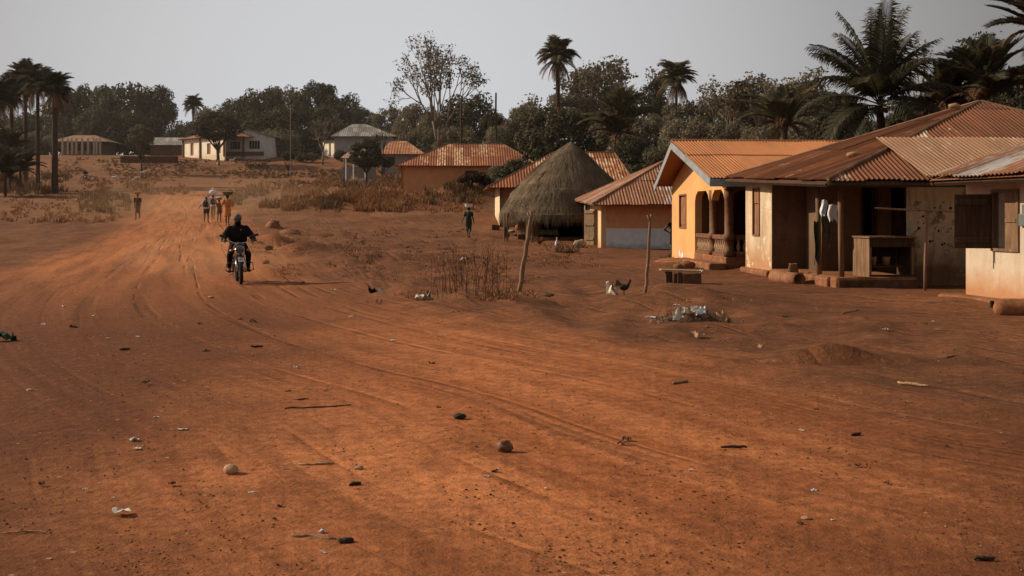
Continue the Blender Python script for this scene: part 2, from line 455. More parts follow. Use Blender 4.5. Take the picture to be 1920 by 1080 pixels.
def build_ground():
    Ys = [-40, -25, -15, -8, -4, -1, 0, .8, 1.5, 2]
    y = 2.
    while y < 80: y *= 1.013; Ys.append(y)
    while y < 320: y *= 1.03; Ys.append(y)
    Ys += [360, 420, 520, 700, 950]
    az = list(np.linspace(-.62, .62, 330)); az = [-3.5, -2.2, -1.4, -1., -.8, -.7] + az + [.7, .8, 1., 1.4, 2.2, 3.5]
    Y, A = np.meshgrid(np.array(Ys), np.array(az), indexing='ij')
    X = A * (np.maximum(Y, 0) + 5.)
    nr, nc = Y.shape
    P = np.stack([X.ravel(), Y.ravel()], 1); Z = terr(P[:, 0], P[:, 1])
    dr, s = pldist(P, Redge); dl, _ = pldist(P, Ledge)
    road = np.minimum(dr, -dl)                       # >0 inside the road
    # relief: low clods and swells off the road, worn grooves along it
    for i in range(len(Z)):
        x, yy = P[i]
        far = min(1., max(0., (yy - 8) / 50))
        off = 1 - min(1., max(0., road[i] / 1.5 + .5))
        Z[i] += (.010 + .02 * far) * mnoise.noise(Vector((x * .9, yy * .9, 1))) + (.05 * off * min(1, yy / 25)) * mnoise.noise(Vector((x * .5, yy * .35, 4)))
        if off > .3 and yy > 24: Z[i] += .10 * off * min(1, (yy - 24) / 30) * mnoise.noise(Vector((x * 1.3, yy * .7, 9)))
        if 12 < yy < 60 and dr[i] < 1 and dr[i] > -5:
            Z[i] += .16 * math.exp(-((dr[i] + .9) / .6) ** 2) * max(0, .35 + mnoise.noise(Vector((s[i] * .6, 1, 2)))) + .10 * min(1, -min(0, dr[i])) * mnoise.noise(Vector((x * 1.6, yy * 1.1, 6)))
        if yy < 60 and road[i] > -1:
            Z[i] += .022 * math.sin(dr[i] * 3.1 + 1.3 * mnoise.noise(Vector((s[i] * .12, 3, 3)))) * mnoise.noise(Vector((s[i] * .15, dr[i] * .4, 7))) * (1 if yy > 4 else 0)
            if abs(road[i]) < .6 and dr[i] < 2 and yy < 22: Z[i] += .05 * math.exp(-(road[i] / .18) ** 2) * (.6 + .8 * mnoise.noise(Vector((s[i] * .9, 2, 5))))
    V = np.stack([P[:, 0], P[:, 1], Z], 1)
    idx = np.arange(nr * nc).reshape(nr, nc)
    quads = np.stack([idx[:-1, :-1], idx[:-1, 1:], idx[1:, 1:], idx[1:, :-1]], -1).reshape(-1, 4)
    inr = road[quads].mean(1) > 0
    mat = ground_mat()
    for nm, sel in (('ground', ~inr), ('road', inr)):
        q = quads[sel]; used, inv = np.unique(q, return_inverse=True); inv = inv.reshape(q.shape)
        me = bpy.data.meshes.new(nm); me.from_pydata(V[used].tolist(), [], inv.tolist())
        for an, arr in (('road', road), ('rt', dr), ('rs', s)):
            t = me.attributes.new(an, 'FLOAT', 'POINT'); t.data.foreach_set('value', arr[used].astype(np.float32))
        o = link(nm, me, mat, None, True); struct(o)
def ground_mat():
    n = NT('red_laterite', .95, .08); p = n.pos()
    x, y, z = n.sep(p)
    rd, rt, rs = n.attr('road'), n.attr('rt'), n.attr('rs')
    rv = n.comb(n.math('MULTIPLY', rt, 1.7), n.math('MULTIPLY', rs, .11), 0.)
    rv2 = n.comb(n.math('MULTIPLY', rt, 5.), n.math('MULTIPLY', rs, .2), 3.)
    wig = n.math('ADD', rd, n.math('MULTIPLY', n.math('SUBTRACT', n.noise(p, .45, 6, .7), .5), 3.4))
    infac = n.rng(wig, -.7, 1.3)
    big = n.noise(p, .16, 5, .6); mid = n.noise(p, 1.1, 6, .68); fin = n.noise(p, 9., 6, .75); vf = n.noise(p, 42., 4, .7)
    tr = n.noise(rv, 1., 5, .6, .4); tr2 = n.noise(rv2, 1., 4, .6, .6)
    dirt = n.mix(n.ramp(mid, [(.3, 0), (.72, 1)]), (.085, .036, .018), (.225, .086, .038))
    dirt = n.mix(n.ramp(big, [(.45, 0), (.62, .75)]), dirt, (.25, .10, .044))
    litter = n.noise(n.scale(p, (1, 1, .3)), 2.6, 7, .8)
    dirt = n.mix(n.ramp(litter, [(.50, 0), (.62, .75)]), dirt, (.075, .038, .022))
    dirt = n.mix(n.ramp(n.noise(p, 3.3, 6, .8), [(.6, 0), (.7, .5)]), dirt, (.50, .30, .16))
    rcol = n.mix(n.ramp(tr, [(.36, 0), (.58, 1)]), (.32, .100, .034), (.58, .208, .078))
    rcol = n.mix(n.math('MULTIPLY', n.ramp(tr2, [(.5, 0), (.66, 1)]), .55), rcol, (.62, .235, .092))
    rcol = n.mix(n.math('MULTIPLY', n.ramp(n.noise(rv2, .7, 5, .7, .3), [(.54, 0), (.64, 1)]), .5), rcol, (.20, .067, .025))
    rcol = n.mix(n.ramp(big, [(.4, 0), (.64, .55)]), rcol, (.39, .128, .046))
    rcol = n.mix(n.math('MULTIPLY', n.ramp(mid, [(.36, 1), (.5, 0)]), .6), rcol, (.27, .09, .033))
    # corner vignette put into the soil colour: darker to both sides and nearest the viewer
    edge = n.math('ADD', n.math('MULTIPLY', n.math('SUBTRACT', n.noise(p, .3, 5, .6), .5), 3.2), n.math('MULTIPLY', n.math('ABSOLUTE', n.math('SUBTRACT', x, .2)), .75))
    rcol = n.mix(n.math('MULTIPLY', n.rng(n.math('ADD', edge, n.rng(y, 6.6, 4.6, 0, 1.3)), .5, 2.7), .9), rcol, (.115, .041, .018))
    rcol = n.mix(n.math('MULTIPLY', n.math('MULTIPLY', n.math('MULTIPLY', n.rng(y, 15, 36), n.rng(y, 150, 105)), n.ramp(tr, [(.3, .25), (.6, 1)])), .8), rcol, (.60, .215, .078))
    rut = n.noise(n.comb(n.math('MULTIPLY', rt, .95), n.math('MULTIPLY', rs, .022), 8.), 1., 3, .5, .15); ru = n.ramp(n.math('ABSOLUTE', n.math('SUBTRACT', rut, .5)), [(0, 1), (.035, 0)])
    ru = n.math('MULTIPLY', n.math('MULTIPLY', ru, n.rng(rt, 7.5, 4.)), n.ramp(n.noise(p, .35, 4), [(.42, 0), (.55, 1)]))
    rcol = n.mix(n.math('MULTIPLY', ru, .30), rcol, (.15, .05, .02))
    c = n.mix(n.math('MULTIPLY', infac, n.rng(y, 190, 130, .35, 1)), dirt, rcol)
    # grit: dark grains, pale grains, clods in drifts
    drift = n.ramp(n.noise(p, .8, 5, .7), [(.42, 0), (.62, 1)])
    v1 = n.voro(p, 15.); v2 = n.voro(p, 34.); v3 = n.voro(p, 9.)
    g1 = n.math('LESS_THAN', v1.outputs['Distance'], n.math('MULTIPLY', n.sep(v1.outputs['Color'])[0], n.math('ADD', .09, n.math('MULTIPLY', drift, .27))))
    g2 = n.math('LESS_THAN', v2.outputs['Distance'], n.math('MULTIPLY', n.sep(v2.outputs['Color'])[1], n.math('ADD', .16, n.math('MULTIPLY', drift, .2))))
    g3_ = n.math('LESS_THAN', v3.outputs['Distance'], n.math('MULTIPLY', n.math('GREATER_THAN', n.sep(v3.outputs['Color'])[2], .93), .13))
    c = n.mix(n.math('MULTIPLY', g2, .45), c, (.06, .028, .016)); c = n.mix(n.math('MULTIPLY', g1, .6), c, (.05, .022, .013))
    c = n.mix(n.math('MULTIPLY', g3_, .7), c, (.5, .3, .17))
    c = n.mix(n.ramp(fin, [(.42, .38), (.56, 0)]), c, (.09, .034, .015))
    c = n.mix(n.ramp(fin, [(.56, 0), (.72, .3)]), c, (.5, .21, .09))
    c = n.mix(n.ramp(vf, [(.35, .25), (.5, 0)]), c, (.07, .028, .014))
    # farther off, dry scrub browns and greens between the bare patches
    farf = n.rng(y, 38, 85); scr = n.ramp(n.noise(n.scale(p, (.5, .8, .5)), .3, 6, .7), [(.42, 0), (.58, 1)])
    c = n.mix(n.math('MULTIPLY', n.math('MULTIPLY', farf, scr), n.math('SUBTRACT', .85, n.math('MULTIPLY', n.math('MULTIPLY', infac, n.rng(y, 180, 120)), .75))), c, n.mix(mid, (.12, .06, .03), (.30, .135, .06)))
    n.color(c)
    h = n.math('ADD', n.math('MULTIPLY', mid, 1.6), n.math('ADD', n.math('ADD', n.math('MULTIPLY', n.voro(n.mix(.25, p, n.n('ShaderNodeTexNoise').outputs['Color']), 3.1, 'SMOOTH_F1').outputs['Distance'], .35), n.math('MULTIPLY', fin, .85)), n.math('ADD', n.math('MULTIPLY', vf, .16), n.math('ADD', n.math('MULTIPLY', g1, .25), n.math('SUBTRACT', n.math('MULTIPLY', tr2, .15), n.math('MULTIPLY', ru, .9))))))
    n.bump(h, .7, .05); return n.m
build_ground()

# ------------------------------------------------------------------ shared materials
M['rust_near'] = rust('rust_near', (.06, .022, .011), (.25, .086, .032), (.60, .44, .30), .27, 6.)
M['rust_orange'] = rust('rust_orange', (.27, .10, .036), (.38, .145, .05), (.41, .175, .07), .02, 5.)
M['rust_pale'] = rust('rust_pale', (.20, .075, .032), (.33, .15, .075), (.46, .44, .42), .38)
M['rust_tan'] = rust('rust_tan', (.19, .095, .05), (.30, .165, .095), (.36, .25, .17), .12)
M['rust_streak'] = rust('rust_streak', (.17, .055, .022), (.33, .11, .04), (.62, .42, .25), .20, 9.)
M['rust_far'] = rust('rust_far', (.22, .08, .035), (.40, .155, .07), (.5, .33, .2), .2, 2.)
M['zinc'] = rust('zinc_roof', (.16, .13, .11), (.24, .22, .2), (.38, .37, .36), .4, 3.)
M['ridge'] = plain('ridge_tin', (.2, .10, .055), .7, .5, 3., .3)
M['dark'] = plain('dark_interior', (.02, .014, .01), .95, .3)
M['wood_dark'] = wood('weathered_dark_timber', (.06, .034, .02))
M['wood_mid'] = wood('weathered_timber', (.20, .115, .062))
M['wood_pale'] = wood('dry_pale_timber', (.36, .24, .14))
M['wood_red'] = wood('red_brown_shutter', (.27, .12, .06))
M['stick'] = wood('peeled_stick', (.23, .14, .085), 2)
M['earth'] = plain('rammed_earth', (.23, .10, .05), .95, .45, 4, .1, 0, .6, 18)
M['earth_dark'] = plain('dark_rammed_earth', (.10, .052, .03), .95, .5, 4, .1, 0, .6, 18)
M['concrete'] = plain('old_concrete', (.27, .2, .15), .95, .4, 4, .1, 0, .5, 25)
M['fascia'] = plain('grey_painted_board', (.24, .26, .27), .8, .3, 5)
M['brown_post'] = plain('brown_painted_post', (.16, .072, .036), .7, .35, 8)
M['stone'] = plain('river_stone', (.33, .19, .11), .8, .35, 14, .2, 0, .4, 60)
M['white_cloth'] = plain('white_cloth', (.62, .64, .68), .9, .12, 9)
M['paper'] = plain('pale_paper', (.55, .47, .38), .9, .3, 30)
M['plastic_w'] = plain('pale_plastic_film', (.55, .55, .56), .5, .25, 30, .4)
M['bark_dark'] = plain('dark_bark', (.07, .045, .03), .95, .5, 12, .1, 0, .8, 14)
M['bark_grey'] = plain('grey_bark', (.20, .15, .11), .95, .45, 9, .1, 0, .8, 14)

# ------------------------------------------------------------------ houses
def shutter_panel(mb, fr, s0, s1, d, z0, z1, planks=2, th=.03):
    w = (s1 - s0) / planks
    for i in range(planks): fr.box(mb, s0 + w * i, s0 + w * (i + 1), d + .005 * (i % 2), d + th, z0, z1)
def sbox(mb, p, d, rz=0): mb.box(p, d, rz)

# --- the white house at the right edge
def near_white_house():
    zb = .14
    A = at(1811, 552, 20.6).xy; fr = Frame(A, (A.x + .2 * 7.0, A.y - 7.0))
    root = thing('white_house', 'white plastered house at the right edge with an open dark shutter and rusty tin roof', 'house', (A.x, A.y, 0))
    z1 = 2.27
    sh, zt = fr.px(1863, 361); sh2, zt2 = fr.px(1908, 357); _, zb1 = fr.px(1863, 465)
    mw = plaster('white_plaster', (.62, .5, .37), (.42, .19, .08), zb, .55, .9, (.2, .12, .07), None, .22)
    mb = MB(); fr.wall(mb, 0, 7, zb - .4, z1 + .05, .22, [(sh, sh2, zb1, zt)])
    side = Frame((A.x + 9, A.y + 1.2), (A.x + .235, A.y + .24)); side.wall(mb, 0, side.L - .0, zb - .4, z1 + .02, .22)
    w = mb.build('wall', mw, root)
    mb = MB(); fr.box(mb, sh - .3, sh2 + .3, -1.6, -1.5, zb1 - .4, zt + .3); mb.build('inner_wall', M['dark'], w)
    # window frame
    wf = MB(); t = .05
    fr.box(wf, sh - t, sh, -.1, .03, zb1 - t, zt + t); fr.box(wf, sh2, sh2 + t, -.1, .03, zb1 - t, zt + t)
    fr.box(wf, sh, sh2, -.1, .035, zt, zt + t); fr.box(wf, sh, sh2, -.1, .035, zb1 - t, zb1)
    win = wf.build('window', M['wood_mid'], root)
    s3, _ = fr.px(1885, 400)
    mb = MB(); shutter_panel(mb, fr, s3, sh2, -.03, zb1, zt, 2, .04); fr.box(mb, s3 + .02, sh2 - .02, .012, .028, (zb1 + zt) / 2 - .03, (zb1 + zt) / 2 + .03)
    mb.build('closed_shutter', M['wood_mid'], win)['label'] = 'closed slatted window leaf'
    # open leaf stands square to the wall
    q = fr.pt(sh - .0, .04, 0); e = at(1789, 400, q.y + .16)
    lf = Frame((e.x, e.y), (q.x, q.y)); mb = MB()
    ztl = EYE - (364 - HZ) / F * q.y; zbl = EYE - (466 - HZ) / F * q.y
    shutter_panel(mb, lf, 0, lf.L, -.035, zbl, ztl, 3, .035)
    for zz in (zbl + .14, ztl - .14): lf.box(mb, .03, lf.L - .04, .0, .025, zz - .045, zz + .045)
    mb.build('open_shutter', M['wood_dark'], win, bevel=.004)['label'] = 'dark wooden leaf swung open square to the wall'
    # foundation step
    mb = MB(); fr.box(mb, -.25, 7, 0.0, .42, -.2, zb - .0); fr.box(mb, -.3, -.0, -1.2, -.0, -.2, zb - .02)
    pl = mb.build('foundation', M['earth'], root, bevel=.05)
    # roof
    e0 = at(1741, 333, 20.7); e1 = Vector((e0.x + .2 * 8.2, e0.y - 8.2, e0.z)); n_ = Vector((.98, .196, .33))
    mb = MB(); corr(mb, e1, e0, e0 + n_ * 5, e1 + n_ * 5, .11, .018, .8, 2.0, .06, 11, lambda P, t: t * .55 + (.45 if (e0 - P).dot(Vector((.2, -1, 0)).normalized()) > -1.6 else .1))
    zz = Vector((0, 0, -.06)); mb.add([e1 + zz, e0 + zz, e0 + n_ * 5 + zz, e1 + n_ * 5 + zz], [(0, 3, 2, 1)], .1)
    rf = mb.build('roof', M['rust_pale'], root, fix=False)
    mb = MB(); g = Vector((0, 0, -.11))
    mb.tube([e0 + g + Vector((.05, 0, 0)), e0 + n_ * 5 + g], .05, 4); mb.tube([e0 + g + Vector((.1, -.1, 0)), e1 + g + Vector((.1, 0, 0))], .045, 4)
    mb.build('roof_batten', M['wood_dark'], rf)
    return fr
FW = near_white_house()

# --- the big house with the hipped roof and corner porch
def porch_house():
    C0 = at(1398, 508, 30.0); C3 = at(1567, 543, 24.0)
    left = Frame(C0.xy, C3.xy)
    root = thing('porch_house', 'large mud plastered house under a broad rusty hipped roof with a deep dark corner porch', 'house', (C0.x, C0.y, 0))
    zf = .25; zt = 2.5
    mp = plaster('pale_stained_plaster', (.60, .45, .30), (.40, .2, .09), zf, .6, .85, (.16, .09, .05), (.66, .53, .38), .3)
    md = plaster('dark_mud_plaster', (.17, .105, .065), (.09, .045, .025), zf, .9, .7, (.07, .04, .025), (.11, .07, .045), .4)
    mr = plaster('blotched_pale_plaster', (.62, .51, .38), (.10, .052, .03), zf - .1, 1.15, .92, (.10, .06, .035), (.2, .16, .12), .5)
    s1, _ = left.px(1447)
    w0, wz1 = left.px(1413, 355); w1, wz0 = left.px(1424, 440); w0, w1 = min(w0, w1), max(w0, w1)
    mb = MB(); left.wall(mb, 0, s1, zf - .35, zt + .05, .25, [(w0, w1, wz0, wz1)])
    mb.build('side_wall', mp, root)['label'] = 'sunlit stained pale wall'
    win = MB(); t = .035
    left.box(win, w0 - t, w0, -.06, .03, wz0 - t, wz1 + t); left.box(win, w1, w1 + t, -.06, .03, wz0 - t, wz1 + t)
    left.box(win, w0, w1, -.06, .034, wz1, wz1 + t); left.box(win, w0, w1, -.06, .034, wz0 - t, wz0)
    wo = win.build('window', M['wood_mid'], root)
    mb = MB(); left.box(mb, w0, w1, -.05, -.02, wz0, wz1 - .38); left.box(mb, w0, w1, -.055, -.015, wz1 - .36, wz1); mb.build('shutter', M['wood_red'], wo)
    # porch wall facing the viewer, in shade
    P1 = left.pt(s1, 0, 0); dirx = Vector((1, .06)).normalized()
    fr = Frame(P1.xy, (P1.x + dirx.x * 1.2, P1.y + dirx.y * 1.2))
    a1, _ = fr.px(1511)
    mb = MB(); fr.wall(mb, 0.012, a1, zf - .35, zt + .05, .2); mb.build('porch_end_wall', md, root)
    # porch back wall with a door and a half closed window
    Bq = Vector((fr.pt(a1, 0, 0).x, 26.6)); bw = Frame(Bq, (Bq.x + 9 * .998, Bq.y + 9 * .055))
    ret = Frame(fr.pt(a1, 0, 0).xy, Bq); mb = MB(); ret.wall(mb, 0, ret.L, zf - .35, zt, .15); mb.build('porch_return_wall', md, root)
    d0, dz1 = bw.px(1618, 352); d1, _ = bw.px(1640); v0, vz1 = bw.px(1671, 352); v1, vz0 = bw.px(1702, 443)
    k0, _ = bw.px(1524); k1, _ = bw.px(1548)
    mb = MB(); bw.wall(mb, 0, bw.px(1712)[0], zf - .3, zt + .3, .2, [(d0, d1, zf, dz1), (v0, v1, vz0, vz1), (k0, k1, zf, dz1)])
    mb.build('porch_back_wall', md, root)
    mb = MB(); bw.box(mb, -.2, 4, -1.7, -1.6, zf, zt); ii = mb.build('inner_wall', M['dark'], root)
    mb = MB(); shutter_panel(mb, bw, v0 + .02, v1 - .02, -.1, vz0, vz0 + (vz1 - vz0) * .55, 3); mb.build('window_shutter', M['wood_dark'], root)
    mb = MB(); bw.box(mb, d0 - .05, d0, -.1, .03, zf, dz1); bw.box(mb, d1, d1 + .05, -.1, .03, zf, dz1); bw.box(mb, d0, d1, -.1, .03, dz1, dz1 + .06); mb.build('door_frame', M['wood_dark'], root)
    # projecting right room
    Rq = at(1706, 540, 24.75); rw = Frame(Rq.xy, (Rq.x + 9 * .998, Rq.y + 9 * .055))
    rr = Frame(bw.pt(bw.px(1712)[0] - .04, 0, 0).xy, Rq.xy)
    mb = MB(); rw.wall(mb, 0, 9, -.3, zt - .06, .2); rr.wall(mb, 0, rr.L - .003, -.3, zt, .15); mb.build('front_wall', mr, root)['label'] = 'shaded pale wall with flaking plaster and a dark damp foot'
    rng_ = random.Random(5)
    for i in range(22):
        mb = MB()
        a, z = rw.px(1718 + rng_.random() ** 1.5 * 85, 352 + rng_.random() * 110); r = rng_.uniform(.01, .036)
        q = rw.pt(a, .004, z); pts = [q + Vector((math.cos(k * PI / 4) * r * rng_.uniform(.6, 1.2), -.0, math.sin(k * PI / 4) * r * rng_.uniform(.6, 1.3))) for k in range(8)]
        mb.add(pts, [tuple(range(8))]); mb.build('plaster_hole', M['dark'], root)
    # plinth
    mb = MB(); pf = Frame(C3.xy, (C3.x + 9 * .998, C3.y + 9 * .055))
    kx = pf.px(1722)[0]
    mb.hexa([pf.pt(a, d, z) for a in (0, kx) for d in (-2.9, 0) for z in (-.2, zf)])
    left.box(mb, s1 - .05, left.L - .35, -.9, .06, -.2, zf - .012)
    left.box(mb, -.15, s1 - .06, -.5, .13, -.2, zf - .06)
    mb.build('plinth', M['earth'], root, bevel=.06)
    mb = MB(); pf.box(mb, .06, kx - .05, .0, .03, -.15, zf - .06); mb.build('plinth_face', M['earth_dark'], root)
    # porch posts
    for px, py in ((1536, 514), (1578, 519)):
        b = ground(px, py) if False else at(px, py, (EYE - zf) * F / (py - HZ))
        mb = MB(); mb.tube([(b.x, b.y, zf - .02), (b.x - .02, b.y, 1.3), (b.x - .03, b.y, 2.42)], [.062, .058, .055], 8); mb.build('porch_post', M['wood_mid'], root, True)
    # roof: four planes to one peak
    E1 = at(1362, 333, 30.6); E2 = at(1551, 337, 23.3); P = at(1836, 193, 28.0)
    E3 = Vector((E2.x + 10.2, E2.y + .7, E2.z)); E4 = Vector((E1.x + 10.6, E1.y + .9, E1.z))
    b0 = at(1738, 255, 25.0)
    def tone(Pt, t):
        if Pt.x > b0.x - .1 and Pt.y < 26.0 and Pt.z < b0.z + .25: return .82 + .15 * t
        return t * .62
    rf = hiproof(root, M['rust_near'], (E1, E2, E3, E4), (P, P + Vector((.05, 0, 0))), .105, .02, 21, True, (0, 1, 2, 3), tone, sheet=.8)
    # the newer, paler sheets laid over the lower front
    u = (E3 - E2).normalized(); w = (P - E2); w = (w - u * w.dot(u)); w.normalize(); nn = u.cross(w).normalized()
    nn = nn if nn.z > 0 else -nn
    mb = MB(); o_ = E2 + u * 1.55 + nn * .07 + w * .02; x0 = at(1736, 256, 24.6)
    sl_ = 2.2
    corr(mb, o_ + u * .55, o_ + u * 5.5, o_ + u * 5.2 + w * sl_, o_ + u * .25 + w * sl_, .105, .022, .82, 3, .06, 31, lambda P_, t: .4 + t * .4)
    mb.build('newer_sheets', M['rust_tan'], rf, fix=False)['label'] = 'paler newer corrugated sheets'
    for (px, py) in ((1600, 290), (1790, 199)):
        mb = MB(); q = E1.lerp(P, .5); q = at(px, py, 25.5 if px < 1700 else 27.6)
        mb.ell(q, (.16, .12, .07), 10, 6, None, .3)
        mb.build('roof_weight_stone', M['stone'], rf, True)
    mb = MB(); g = Vector((0, 0, -.1)); mb.tube([E1 + g, E2 + g], .05, 4); mb.tube([E2 + g, E3 + g], .05, 4); mb.build('roof_batten', M['wood_dark'], rf)
    mb = MB(); ce = [left.pt(.05, -.05, zt - .02), left.pt(left.L - .2, -.1, zt - .1), pf.pt(9, -.2, zt - .1), fr.pt(9, -.0, zt - .02)]
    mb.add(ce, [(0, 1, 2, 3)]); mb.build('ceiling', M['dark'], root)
    return left, pf, zf
HL, HP, HZF = porch_house()

# --- the yellow house
def yellow_house():
    A = at(1260, 484, 38.5).xy; B = at(1362, 500, 31.7).xy; g = Frame(A, B)
    root = thing('yellow_house', 'bright yellow gabled house with an arched veranda and orange corrugated roof', 'house', (A.x, A.y, 0))
    zf = .38; ze = 2.56; rx = 7.5
    z_ridge = 3.78
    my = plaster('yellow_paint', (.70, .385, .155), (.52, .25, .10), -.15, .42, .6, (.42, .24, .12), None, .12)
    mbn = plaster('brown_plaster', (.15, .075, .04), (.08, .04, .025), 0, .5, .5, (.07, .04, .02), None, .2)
    a1, zr = g.px(1303, 437); _, za = g.px(1330, 357); a2, _ = g.px(1329); a3, _ = g.px(1334)
    w0, wz1 = g.px(1274.5, 367); w1, wz0 = g.px(1286.5, 426)
    L = g.L
    # gable wall: solid part and the spandrel over the arches
    mb = MB(); g.wall(mb, 0, a1, -.25, ze, .22, [(w0, w1, wz0, wz1)])
    ends = [g.pt(0, 0, ze), g.pt(L, 0, ze), g.pt(L / 2, 0, z_ridge + .02)]; back = [p - Vector((g.n.x, g.n.y, 0)) * .22 for p in ends]
    mb.add(ends + back, [(0, 1, 2), (3, 5, 4), (0, 3, 4, 1), (1, 4, 5, 2), (2, 5, 3, 0)])
    g.wall(mb, a1, L, za, ze, .22)
    for (p, q) in ((a1, a2), (a3, L - .22)):       # clipped shoulders of the arches
        for (c, sgn) in ((p, 1), (q, -1)):
            dz, ds = .30, .34
            tri = [(c, za), (c + sgn * ds, za), (c + sgn * ds * .28, za - dz * .45), (c, za - dz)]
            f_ = [g.pt(s_, -.003, z_) for s_, z_ in tri] + [g.pt(s_, -.217, z_) for s_, z_ in tri]
            mb.add(f_, [(0, 1, 2, 3), (7, 6, 5, 4), (0, 4, 5, 1), (1, 5, 6, 2), (2, 6, 7, 3), (3, 7, 4, 0)])
    mb.build('gable_wall', my, root)
    mb = MB(); g.box(mb, w0, w1, -.09, -.05, wz0, wz1); g.box(mb, w0 + .06, w1 - .06, -.05, -.03, wz0 + .08, wz1 - .1); sh = mb.build('window_shutter', M['wood_red'], root)
    mb = MB(); t = .05; g.box(mb, w0 - t, w0, -.1, .02, wz0 - t, wz1 + t); g.box(mb, w1, w1 + t, -.1, .02, wz0 - t, wz1 + t); g.box(mb, w0, w1, -.1, .024, wz1, wz1 + t); g.box(mb, w0, w1, -.1, .024, wz0 - t, wz0); mb.build('window_frame', M['wood_red'], root)
    # patch of white render low on the gable
    mb = MB(); q0, z0_ = g.px(1274, 486); rg = random.Random(2)
    for i in range(6):
        c_ = g.pt(q0 + i * .09 + .05, .006 + .001 * i, z0_ + rg.uniform(.04, .2)); r = rg.uniform(.06, .13)
        mb.add([c_ + Vector((g.u.x * math.cos(k * PI / 4), g.u.y * math.cos(k * PI / 4), math.sin(k * PI / 4) * .9)) * r * rg.uniform(.6, 1.1) for k in range(8)], [tuple(range(8))])
    mb.build('bare_render_patch', M['white_cloth'], root)
    # columns
    for (s0, s1) in ((a2, a3), (L - .24, L)):
        mb = MB(); c_ = g.pt((s0 + s1) / 2, -.11, 0); r = .13
        mb.lathe(c_, [(r * 1.25, zf + .02), (r * 1.25, zf + .2), (r * 1.02, zf + .24), (r * 1.02, zr - .14), (r * 1.28, zr - .13), (r * 1.28, zr + .02), (r * 1.0, zr + .05), (r * .98, za - .3), (r * 1.1, za - .28), (r * 1.1, za - .004)], 10)
        mb.build('column', M['brown_post'], root, True)
    # railing with balusters, left side and front
    front = Frame(B, (B.x + 7, B.y + .56))
    def rail(fr, s0, s1, step):
        rb = MB(); fr.box(rb, s0, s1, -.2, -.02, zr - .12, zr); fr.box(rb, s0, s1, -.2, -.02, zf + .0, zf + .1); ro = rb.build('railing', M['brown_post'], root)
        n_ = max(2, int((s1 - s0) / step))
        for i in range(n_):
            c_ = fr.pt(s0 + (i + .5) * (s1 - s0) / n_, -.11, 0); zz = zf + .1; H = zr - .12 - zz
            b = MB(); b.lathe(c_, [(.045, zz), (.045, zz + .08 * H), (.025, zz + .14 * H), (.06, zz + .35 * H), (.055, zz + .5 * H), (.024, zz + .78 * H), (.03, zz + .86 * H), (.045, zz + .92 * H), (.045, zz + H)], 8)
            b.build('baluster', M['baluster'], ro, True)
    M['baluster'] = plain('bare_baluster', (.36, .22, .13), .8, .3, 9)
    rail(g, a1, a2 - .02, .17); rail(g, a3 + .02, L - .26, .17)
    f1 = front.px(1412)[0]
    rail(front, .28, 2.1, .17)
    # front arches
    mb = MB(); front.wall(mb, .0, 7, za, ze, .22); 
    for s_ in (1.5,): front.box(mb, s_ + .6, s_ + 1.1, -.215, -.005, zf, za)
    for (p, q) in ((.12, 2.1),):
        for (c, sgn) in ((p, 1), (q, -1)):
            dz, ds = .34, .3
            tri = [(c, za), (c + sgn * ds, za), (c + sgn * ds * .3, za - dz * .45), (c, za - dz)]
            f_ = [front.pt(s_, -.003, z_) for s_, z_ in tri] + [front.pt(s_, -.217, z_) for s_, z_ in tri]
            mb.add(f_, [(0, 1, 2, 3), (7, 6, 5, 4), (0, 4, 5, 1), (1, 5, 6, 2), (2, 6, 7, 3), (3, 7, 4, 0)])
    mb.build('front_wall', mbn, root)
    # veranda floor, back wall, ceiling
    sA = a1 - .1
    inn = Frame(g.pt(sA + .1, -.23, 0).xy, (g.pt(sA + .1, -.23, 0).x + 7, g.pt(sA + .1, -.23, 0).y + .56))
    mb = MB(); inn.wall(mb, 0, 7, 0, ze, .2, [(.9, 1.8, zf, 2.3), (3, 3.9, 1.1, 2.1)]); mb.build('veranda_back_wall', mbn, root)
    mb = MB(); inn.box(mb, .8, 1.9, -.5, -.45, zf, 2.4); mb.build('door', M['wood_dark'], root)
    mb = MB(); mb.hexa([g.pt(a, d, z) for a in (a1 + .0, L + .02) for d in (-7, .03) for z in (-.25, zf)]); mb.build('veranda_floor', M['earth'], root, bevel=.03)
    mb = MB(); q = [g.pt(0.02, -.24, ze - .03), g.pt(L - .03, -.24, ze - .03), g.pt(L - .03, -8, ze - .03), g.pt(.02, -8, ze - .03)]; mb.add(q, [(0, 1, 2, 3)]); mb.build('ceiling', M['wood_dark'], root)
    # step and loose footing
    st0, _ = g.px(1312); mb = MB(); g.box(mb, st0, L + .2, .035, .55, -.25, .22); mb.build('step', M['earth'], root, bevel=.06)
    # roof
    E0 = at(1226, 347, 39.2); EN = at(1331, 333, 30.9); RD = at(1258, 265, 35.0); d = Vector((1, .08, 0))
    mb = MB(); Lr = 10.5
    corr(mb, EN, EN + d * Lr, RD + d * Lr, RD, .1, .018, .8, 2.6, .03, 41, lambda P_, t: .5 + .2 * t)
    corr(mb, E0 + d * Lr, E0, RD, RD + d * Lr, .1, .018, .8, 2.6, .03, 42)
    z_ = Vector((0, 0, -.05))
    for q in ((EN, EN + d * Lr, RD + d * Lr, RD), (E0 + d * Lr, E0, RD, RD + d * Lr)): mb.add([p + z_ for p in q], [(0, 3, 2, 1)], .1)
    rf = mb.build('roof', M['rust_orange'], root, fix=False)
    mb = MB(); ins = d * .02
    def board(p, q, h, th=.03):
        a = Vector((0, 0, -.02)); b = Vector((0, 0, -h))
        t_ = d * th
        mb.hexa([x + y + e for x in (p, q) for e in (ins * 0, t_) for y in (b, a)])
